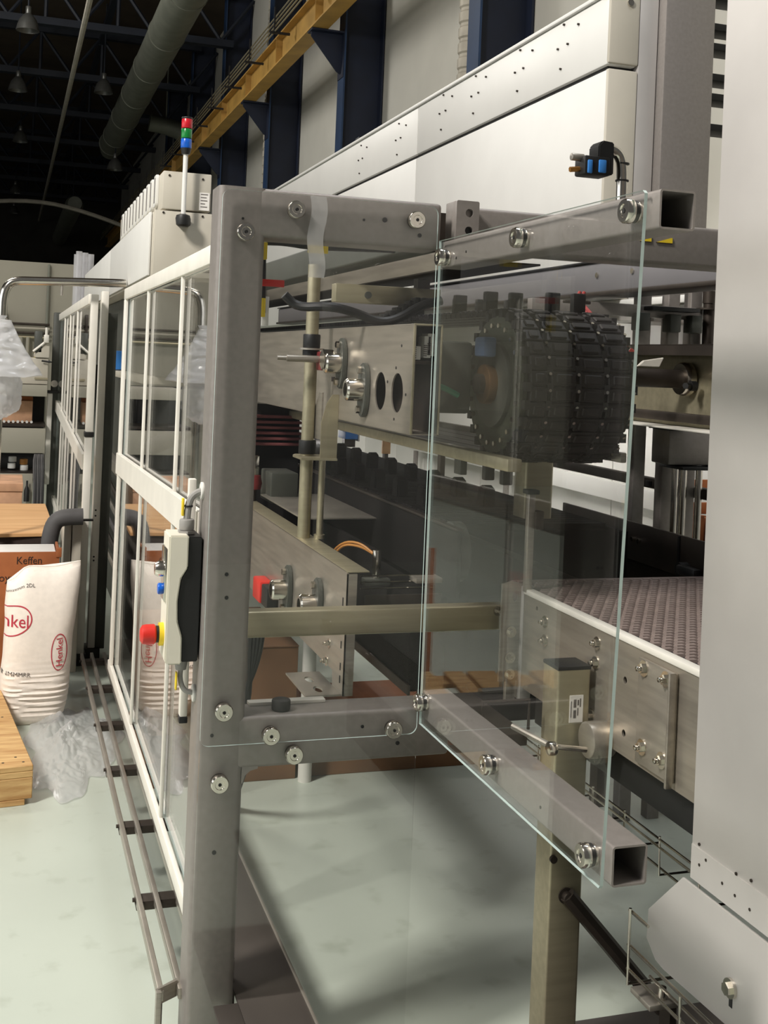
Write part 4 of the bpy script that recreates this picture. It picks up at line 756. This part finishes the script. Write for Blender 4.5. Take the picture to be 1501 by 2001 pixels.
for x, z in ((.645, 2.45), (.795, 2.445), (.625, 2.283), (.80, 2.278)): part(t, 'screw', B().cyl((x, 5.246, z), (x, 5.251, z), .005, 10), 'dsteel')
lb = part(t, 'data_label', B().box(.782, .828, 5.247, 5.2495, 2.305, 2.385), 'paper'); b = B()
for k, wd in enumerate((.032, .026, .03, .02, .03)): b.box(.788, .788 + wd, 5.2462, 5.2472, 2.375 - k * .014, 2.379 - k * .014)
part(lb, 'label_print', b, 'greyink')
t = thing('signal_tower', 'signal tower with red, green and blue lamps on a white pole', 'signal lamp', (.705, 5.19, 2.22))
part(t, 'pole', B().cyl((.705, 5.19, 2.26), (.705, 5.19, 2.545), .0105, 16), 'white'); part(t, 'pole_base', B().lathe([(.014, .04), (.03, .034), (.034, .02), (.03, -.008), (.02, -.016), (.0005, -.016)], (.705, 5.19, 2.235), (0, 0, 1), 20).box(.69, .74, 5.19, 5.25, 2.225, 2.262, .006), 'black')
for z, mm, nm in ((2.566, 'bluelens', 'blue lamp'), (2.610, 'greenlens', 'green lamp'), (2.654, 'redlens', 'red lamp')): part(t, 'lamp_lens', B().cyl((.705, 5.19, z), (.705, 5.19, z + .042), .024, 24, bev=.003), mm, nm)
part(t, 'lamp_socket', B().cyl((.705, 5.19, 2.54), (.705, 5.19, 2.566), .018, 20, .024), 'black'); part(t, 'lamp_cap', B().cyl((.705, 5.19, 2.696), (.705, 5.19, 2.704), .024, 24, bev=.002), 'black')
t = thing('tube_rack', 'cluster of clear upright tubes above the far fence', 'tubes', (.5, 11, 1.9))
for k in range(6): part(t, 'clear_tube', B().cyl((.56 + (k % 3) * .06, 10.9 + k * .12, 1.95), (.56 + (k % 3) * .06, 10.9 + k * .12, 2.55), .028, 14), 'film')
part(t, 'rack_base', B().box(.5, .75, 10.8, 11.7, 1.90, 1.95), 'steel'); part(t, 'rack_leg', B().box(.56, .62, 11, 11.06, 0, 1.9), 'dsteel')
t = thing('machine_block', 'dark machine block with round motor behind the guard door', 'machine', (.75, 6.5, 0))
part(t, 'block_body', B().box(.70, 1.0, 5.4, 9.4, .0, 1.5, .02), 'motor'); part(t, 'round_motor', B().cyl((.66, 6.4, 1.36), (.78, 6.4, 1.36), .14, 28, bev=.01), 'rubber'); part(t, 'motor_ring', B().cyl((.65, 6.4, 1.36), (.66, 6.4, 1.36), .09, 24, bev=.003), 'black')
part(t, 'beige_shelf', B().box(.6, .9, 5.6, 7.9, 1.505, 1.54, .004), 'beige'); part(t, 'blue_valve', B().box(.60, .655, 7.2, 7.5, 1.545, 1.66, .008), 'brightblue', 'blue valve'); part(t, 'frame_rail', B().box(.64, .7, 5.4, 9, .9, .96, .004), 'steel')
for k in range(5): part(t, 'pipe_run', B().tube([(.68, 5.6, .3 + k * .1), (.66, 6.6, .33 + k * .1), (.68, 8.5, .3 + k * .12)], .015, 8, 1), ('steel', 'dsteel', 'hose', 'steel', 'dsteel')[k])
t = thing('red_lamp_fitting', 'small red and chrome fitting between post and upright rod', 'fitting', (.88, 4.6, 1.2)); part(t, 'chrome_body', B().cyl((.95, 4.6, 1.17), (.95, 4.6, 1.26), .02, 14, bev=.004), 'chrome'); part(t, 'red_base', B().lathe([(.0005, -.03), (.03, -.025), (.035, 0), (.028, .03), (.0005, .035)], (.95, 4.6, 1.15), (0, 0, 1), 16), 'burg'); part(t, 'stand', B().cyl((.95, 4.6, 1.076), (.95, 4.6, 1.13), .012, 10), 'dsteel'); part(t, 'grey_box', B().box(1.0, 1.11, 4.5, 4.7, 1.077, 1.2, .006), 'motor')
solo('slanted_hose', B().tube([(.52, 4.8, 1.25), (.74, 4.85, 1.35), (.95, 4.9, 1.5), (1.0, 4.9, 1.7)], .035, 12, 1), 'rubber', 'thick black slanted hose left of the upright rod', 'hose')
t = thing('striped_guard', 'pink and dark striped edge strips behind the upright rod', 'strip', (1.05, 5.2, 1.3))
for k in range(6): part(t, 'stripe', B().box(1.02, 1.24, 5.0, 5.05, 1.27 + k * .024, 1.282 + k * .024, .002), 'striped')
part(t, 'strip_backing', B().box(1.0, 1.24, 5.05, 5.07, 1.08, 1.45), 'black')

# ------------------------------------------------------------------ left floor area: pallet, sack, cartons, film, bag
t = thing('wooden_pallet', 'pale pine pallet at the left edge of the floor', 'pallet', (.14, 4.39, 0)); PM = Matrix.Translation((.14, 4.385, 0)) @ Matrix.Rotation(R(6.8), 4, 'Z')
for k, (x0, wd) in enumerate(((-.145, .145), (-.31, .10), (-.4725, .145), (-.59, .10), (-.8, .145))): part(t, 'top_board', B().box(x0, x0 + wd, 0, 1.0, .122, .144, .003, 1, PM), 'wood')
for y in (0, .4275, .855): part(t, 'cross_board', B().box(-.8, 0, y, y + .145, .10, .122, .002, 1, PM), 'wood')
for x in (-.145, -.4725, -.8):
    for y in (0, .4275, .855): part(t, 'block', B().box(x, x + .145 - .045 * (x < -.4 and x > -.5), y, y + .145, .022, .10, .003, 1, PM), 'wood')
    part(t, 'bottom_board', B().box(x, x + .12, 0, 1.0, 0, .022, .002, 1, PM), 'wood')
b = B()
for x, y in ((-.03, .04), (-.05, .10), (-.10, .05), (-.11, .10), (-.04, .6), (-.1, .62)): b.cyl(PM @ Vector((x, y, .143)), PM @ Vector((x, y, .1448)), .005, 8)
part(t, 'nail_heads', b, 'dsteel')

SC = Vector((.165, 5.42, 0)); SH = .672; SR = R(6)
def sack_pt(u, v):
    """u angle around, v height 0..1"""
    wx = .145 + .012 * v - .02 * (1 - v) ** 6 + .004 * math.sin(v * 9); wy = .115 * (1 - v ** 3) ** .6 + .006
    if v < .06: k = .80 + .2 * math.sin(v / .06 * math.pi / 2); wx *= k; wy *= k
    c, s_ = math.cos(u), math.sin(u)
    x = wx * math.copysign(abs(c) ** .62, c); y = wy * math.copysign(abs(s_) ** .75, s_)
    wr = .010 * math.exp(-((v - .22) / .13) ** 2) * math.sin(v * 170 + 5 * x) + .010 * noise.noise((x * 7, y * 7 + (3 if y > 0 else 0), v * 3))
    y += math.copysign(wr, y) * (1 - v); x += .006 * noise.noise((2, 5, v * 5)) + .03 * (v - .3)
    z = v * (SH + .010 * x / .15 - .006 * math.sin(x * 26) - .05 * v ** 9 / (1 + math.exp((x + .085) * 90)))
    return SC + Matrix.Rotation(SR, 3, 'Z') @ Vector((x, y, z))
def sack_front(px, pz, off=.0022):
    v = max(0.001, min(.999, pz / SH)); lo, hi = math.pi + .02, 2 * math.pi - .02
    for _ in range(26):
        mid = (lo + hi) / 2; q = Matrix.Rotation(-SR, 3, 'Z') @ (sack_pt(mid, v) - SC)
        if q.x < px: lo = mid
        else: hi = mid
    p = sack_pt((lo + hi) / 2, v); p2 = sack_pt((lo + hi) / 2 + .02, v); p3 = sack_pt((lo + hi) / 2, min(v + .01, 1))
    n = (p2 - p).cross(p3 - p).normalized()
    if n.y > 0: n = -n
    return p + n * off
t = thing('printed_sack', 'full white sack with red oval lettering beside the pallet', 'sack', (.165, 5.42, 0))
b = B(); b.loops([[sack_pt(2 * math.pi * i / 72, j / 90) for i in range(72)] for j in range(91)])
part(t, 'sack_body', b, 'sack')
def ring(cx, cz, rx, rz, wd):
    b = B(); n = 72; A = [(cx + rx * math.cos(2 * math.pi * k / n), cz + rz * math.sin(2 * math.pi * k / n)) for k in range(n)]; I = [(cx + (rx - wd) * math.cos(2 * math.pi * k / n), cz + (rz - wd) * math.sin(2 * math.pi * k / n)) for k in range(n)]
    va = [b.bm.verts.new(sack_front(*p)) for p in A]; vi = [b.bm.verts.new(sack_front(*p)) for p in I]
    for k in range(n): b.bm.faces.new((va[k], va[(k + 1) % n], vi[(k + 1) % n], vi[k]))
    return b
part(t, 'red_oval', ring(-.128, .462, .092, .070, .005), 'redink'); part(t, 'red_lettering', text_bm('Henkel', .064, lambda x, y: sack_front(-.140 + x * 1.0, .462 + y * 1.25 - x * .16), 1), 'redink', 'red lettering')
part(t, 'red_oval', ring(.083, .315, .036, .080, .004), 'redink'); part(t, 'red_lettering', text_bm('Henkel', .046, lambda x, y: sack_front(.085 - y * .9, .315 + x * .95), 1), 'redink', 'red upright lettering')
b = B()
part(t, 'small_print', text_bm('nmstmm 2DL', .022, lambda x, y: sack_front(-.085 + x, .605 + y - x * .06), 0), 'greyink'); part(t, 'small_print', text_bm('NMMMRR', .026, lambda x, y: sack_front(-.093 + x, .228 + y - x * .1), 0), 'greyink')
b = B(); 
b.loops([[sack_pt(2 * math.pi * i / 48, v) + Vector((0, 0, dz)) for i in range(48)] for v, dz in ((.985, .0), (.999, .006), (.999, .010))])
part(t, 'sewn_top', b, 'sack')

t = thing('printed_crate', 'brown cardboard crate with black lettering behind the sack', 'crate', (-.1, 5.8, 0))
part(t, 'front_panel', B().box(-.25, .262, 5.70, 5.715, 0, .695, .003), 'card'); part(t, 'side_panel', B().box(.25, .262, 5.716, 5.98, 0, .70, .002), 'card'); part(t, 'inner_sheet', B().box(-.24, .245, 5.717, 5.97, .675, .69, .004), 'paper', 'white sheet'); part(t, 'corner_flap', B().box(.245, .27, 5.695, 5.73, .67, .712, .002), 'card')
part(t, 'black_lettering', text_bm('Keffen', .05, lambda x, y: Vector((.125 + x * .9, 5.6985, .655 + y)), 0), 'blackink'); part(t, 'black_lettering', text_bm('anvoyuz', .05, lambda x, y: Vector((.005 + x, 5.6985, .575 + y)), 0), 'blackink')
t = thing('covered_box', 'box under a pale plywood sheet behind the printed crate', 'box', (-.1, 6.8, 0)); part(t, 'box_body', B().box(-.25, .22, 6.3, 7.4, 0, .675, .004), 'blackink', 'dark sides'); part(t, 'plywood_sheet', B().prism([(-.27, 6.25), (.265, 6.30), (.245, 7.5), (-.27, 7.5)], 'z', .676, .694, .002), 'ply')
t = thing('pale_carton', 'pale cardboard carton farthest back in the left stack', 'carton', (-.1, 8, 0)); part(t, 'carton_body', B().box(-.3, .11, 7.75, 8.3, 0, .785, .004), 'pinkcard'); part(t, 'carton_lid', B().box(-.305, .113, 7.74, 8.31, .74, .79, .003), 'pinkcard')
solo('bent_hose', B().tube([(.225, 6.08, .35), (.225, 6.08, .62), (.228, 6.08, .72), (.25, 6.08, .79), (.30, 6.08, .808), (.385, 6.08, .81)], .042, 18, 2), 'hose', 'thick grey bent hose beside the covered box', 'hose')
t = thing('machine_pillar', 'beige narrow machine pillar between crate and fence post', 'pillar', (.34, 6.3, 0)); part(t, 'pillar_body', B().box(.30, .335, 6.15, 6.5, 0, .78, .004), 'beige'); part(t, 'pillar_body', B().box(.34, .386, 6.15, 6.5, 0, .79, .004), 'beige'); part(t, 'hose_clip', B().box(.34, .44, 6.12, 6.15, .78, .79, .002), 'black')

def sheet(nx, ny, f):
    b = B(); V = [[b.bm.verts.new(f(i / nx, j / ny)) for i in range(nx + 1)] for j in range(ny + 1)]
    for j in range(ny):
        for i in range(nx): b.bm.faces.new((V[j][i], V[j][i + 1], V[j + 1][i + 1], V[j + 1][i]))
    return b
def crumple(p, s=1): 
    return sum(abs(noise.noise(Vector(p) * k * s)) / k for k in (6, 13, 27)) * 6
def film_pt(u, v):
    a = 2 * math.pi * u; rad = v * (1 + .12 * math.sin(3 * a + 1) + .08 * math.sin(7 * a) + .05 * math.sin(13 * a))
    x = .305 + .185 * rad * math.cos(a) + .02 * rad * math.sin(a); y = 5.0 + .56 * rad * math.sin(a)
    rail = max(0, 1 - max(0, x - .30) / .06)
    h = (1 - v ** 1.6) * (.02 + .085 * crumple((x * 1.6, y * .8, 2)) * (.35 + .75 * max(0, min(1, (y - 4.75) / .5)) * rail)) + .004
    return Vector((x, y, min(h, .16 if rail > 0 else .12) + .010 * abs(noise.noise((x * 34, y * 22, 0)))))
solo('plastic_film', sheet(170, 50, film_pt), 'film', 'crumpled clear plastic film lying on the floor below the sack', 'film')
def bag_bm(c, sx, sy, sz, seed):
    b = B(); bmesh.ops.create_icosphere(b.bm, subdivisions=5, radius=1)
    for v in b.bm.verts:
        p = v.co.copy(); n = crumple((p.x + seed, p.y, p.z), .35); k = 1 + .14 * (n - .9) + .05 * noise.noise(p * 6 + Vector((seed, 0, 0)))
        top = max(0, p.z); k2 = 1 - .45 * top ** 2
        v.co = Vector((c[0] + p.x * sx * k * k2 + .05 * p.z * (-1), c[1] + p.y * sy * k * k2, c[2] + p.z * sz * k))
    return b
t = thing('hanging_bag', 'crumpled milky plastic bag hanging at the left edge', 'plastic bag', (0, 6.0, 1.35)); 
b = B(); rows = []
for q in range(41):
    v = q / 40; xl, xr = -.20 + .02 * v, .0 + .158 * v ** 1.15; z = 1.785 - .275 * v; row = []
    for p in range(56):
        a = 2 * math.pi * p / 56; x = (xl + xr) / 2 + (xr - xl) / 2 * math.cos(a); dy = (.02 + .05 * v) * math.sin(a)
        row.append(Vector((x, 5.96 + dy + .022 * noise.noise((x * 16, v * 9, math.sin(a))), z + .10 * max(0, x - .05) * v + .012 * noise.noise((x * 20, 3, v * 4)))))
    rows.append(row)
b.loops(rows); part(t, 'bag_flap', b, 'bagfilm'); part(t, 'bag_body', bag_bm((-.09, 6.03, 1.50), .155, .12, .215, 3), 'bagfilm')
part(t, 'bag_knot', B().lathe([(.004, .0), (.03, .02), (.045, .05), (.02, .085), (.012, .12), (.03, .15)], (-.05, 6.12, 1.66), (0, 0, 1), 14), 'bagfilm')

# ------------------------------------------------------------------ far left background
struct('wall_partition', B().box(-9, .75, 15, 15.15, 0, 2.72, .01), 'partition')
t = thing('wall_pipes', 'pipe runs along the pale partition at far left', 'pipes', (-.2, 14.9, 1.8))
for k, (z, mm) in enumerate(((1.95, 'dsteel'), (1.90, 'duct2'), (1.84, 'dsteel'), (1.79, 'bar'))): part(t, 'pipe_run', B().cyl((-3, 14.9, z), (.45, 14.9, z), .016, 8), mm)
for k, x in enumerate((.12, .2, .3)): part(t, 'yellow_pipe', B().cyl((x, 14.88, 1.2), (x, 14.88, 1.79), .022, 10), 'tag' if k == 2 else 'partition')
part(t, 'wall_bracket', B().box(-.1, -.07, 14.85, 15, 1.75, 2.1), 'dsteel')
solo('partition_post', B().box(.40, .43, 14.93, 14.99, 0, 2.7, .004), 'duct', 'grey upright joint strip on the pale partition', 'post')
t = thing('left_machine', 'beige packaging machine standing behind the far fence', 'machine', (.1, 10.4, 0))
part(t, 'hood', B().prism([(.20, 1.61), (.295, 1.715), (.31, 1.71), (.31, 1.58), (.2, 1.58)], 'y', 10, 10.8, .004), 'beige'); part(t, 'hood_rail', B().tube([(.18, 9.98, 1.63), (.30, 9.98, 1.735)], .01, 8), 'alu')
part(t, 'upper_body', B().box(.05, .305, 10.02, 10.8, 1.36, 1.575, .006), 'beige'); part(t, 'yellow_strip', B().box(.2, .305, 10.0, 10.02, 1.40, 1.415), 'bar'); part(t, 'black_handle', B().tube([(.25, 9.98, 1.555), (.33, 9.97, 1.545), (.305, 9.98, 1.555)], .008, 8, 1), 'black'); part(t, 'beam', B().box(-.5, .305, 9.98, 10.8, 1.26, 1.355, .006), 'partition')
part(t, 'slot_back', B().box(-.6, .305, 10.6, 10.62, .5, 1.36), 'black'); part(t, 'orange_box', B().box(-.05, .20, 10.3, 10.5, 1.21, 1.245, .004), 'card'); part(t, 'white_box', B().box(-.05, .20, 10.25, 10.5, 1.03, 1.21, .006), 'pinkcard'); part(t, 'shelf', B().box(-.6, .305, 10.1, 10.6, 1.0, 1.025), 'dsteel')
rl = None
for k in range(8):
    if rl: clone(t, rl, (.036 * k, 0, 0))
    else: rl = part(t, 'white_roller', B().cyl((-.06, 10.12, 1.04), (-.06, 10.16, 1.04), .011, 10), 'white')
part(t, 'front_panel', B().box(-.6, .305, 10.0, 10.05, .79, .995, .006), 'partition'); part(t, 'lower_panel', B().box(-.6, .22, 10.0, 10.05, .2, .62, .006), 'partition'); part(t, 'base', B().box(-.6, .305, 10.1, 10.6, 0, .2), 'black')
for x, z, mm in ((.055, .72, 'white'), (.05, .665, 'white'), (.145, .70, 'orange'), (.15, .65, 'white')): part(t, 'product_cup', B().cyl((x, 10.2, z - .02), (x, 10.2, z + .025), .032, 16, bev=.004), mm)
part(t, 'cup_shelf', B().box(-.6, .3, 10.08, 10.4, .60, .63), 'dsteel'); part(t, 'black_tool', B().box(-.2, .04, 9.9, 10.0, .50, .56, .01).box(-.12, -.03, 9.9, 10.0, .44, .5, .01), 'black'); part(t, 'dark_bottle', B().lathe([(.0005, 0), (.022, 0), (.022, .09), (.008, .13), (.008, .17), (.0005, .17)], (.175, 9.95, .40), (0, 0, 1), 14), 'black')
part(t, 'grey_box', B().box(.19, .25, 10.0, 10.3, 1.62, 1.80, .005), 'motor'); part(t, 'white_valve', B().box(.26, .30, 9.95, 10.0, 1.705, 1.77, .004).cyl((.28, 9.97, 1.77), (.28, 9.97, 1.83), .012, 8), 'alu')
for k in range(6): part(t, 'hose_drop', B().tube([(.23 + k * .014, 9.9, .2), (.235 + k * .013, 9.9, .5), (.22 + k * .015, 9.95, .72), (.23 + k * .013, 10.0, .78)], .010, 6, 1), 'black' if k % 2 else 'hose')
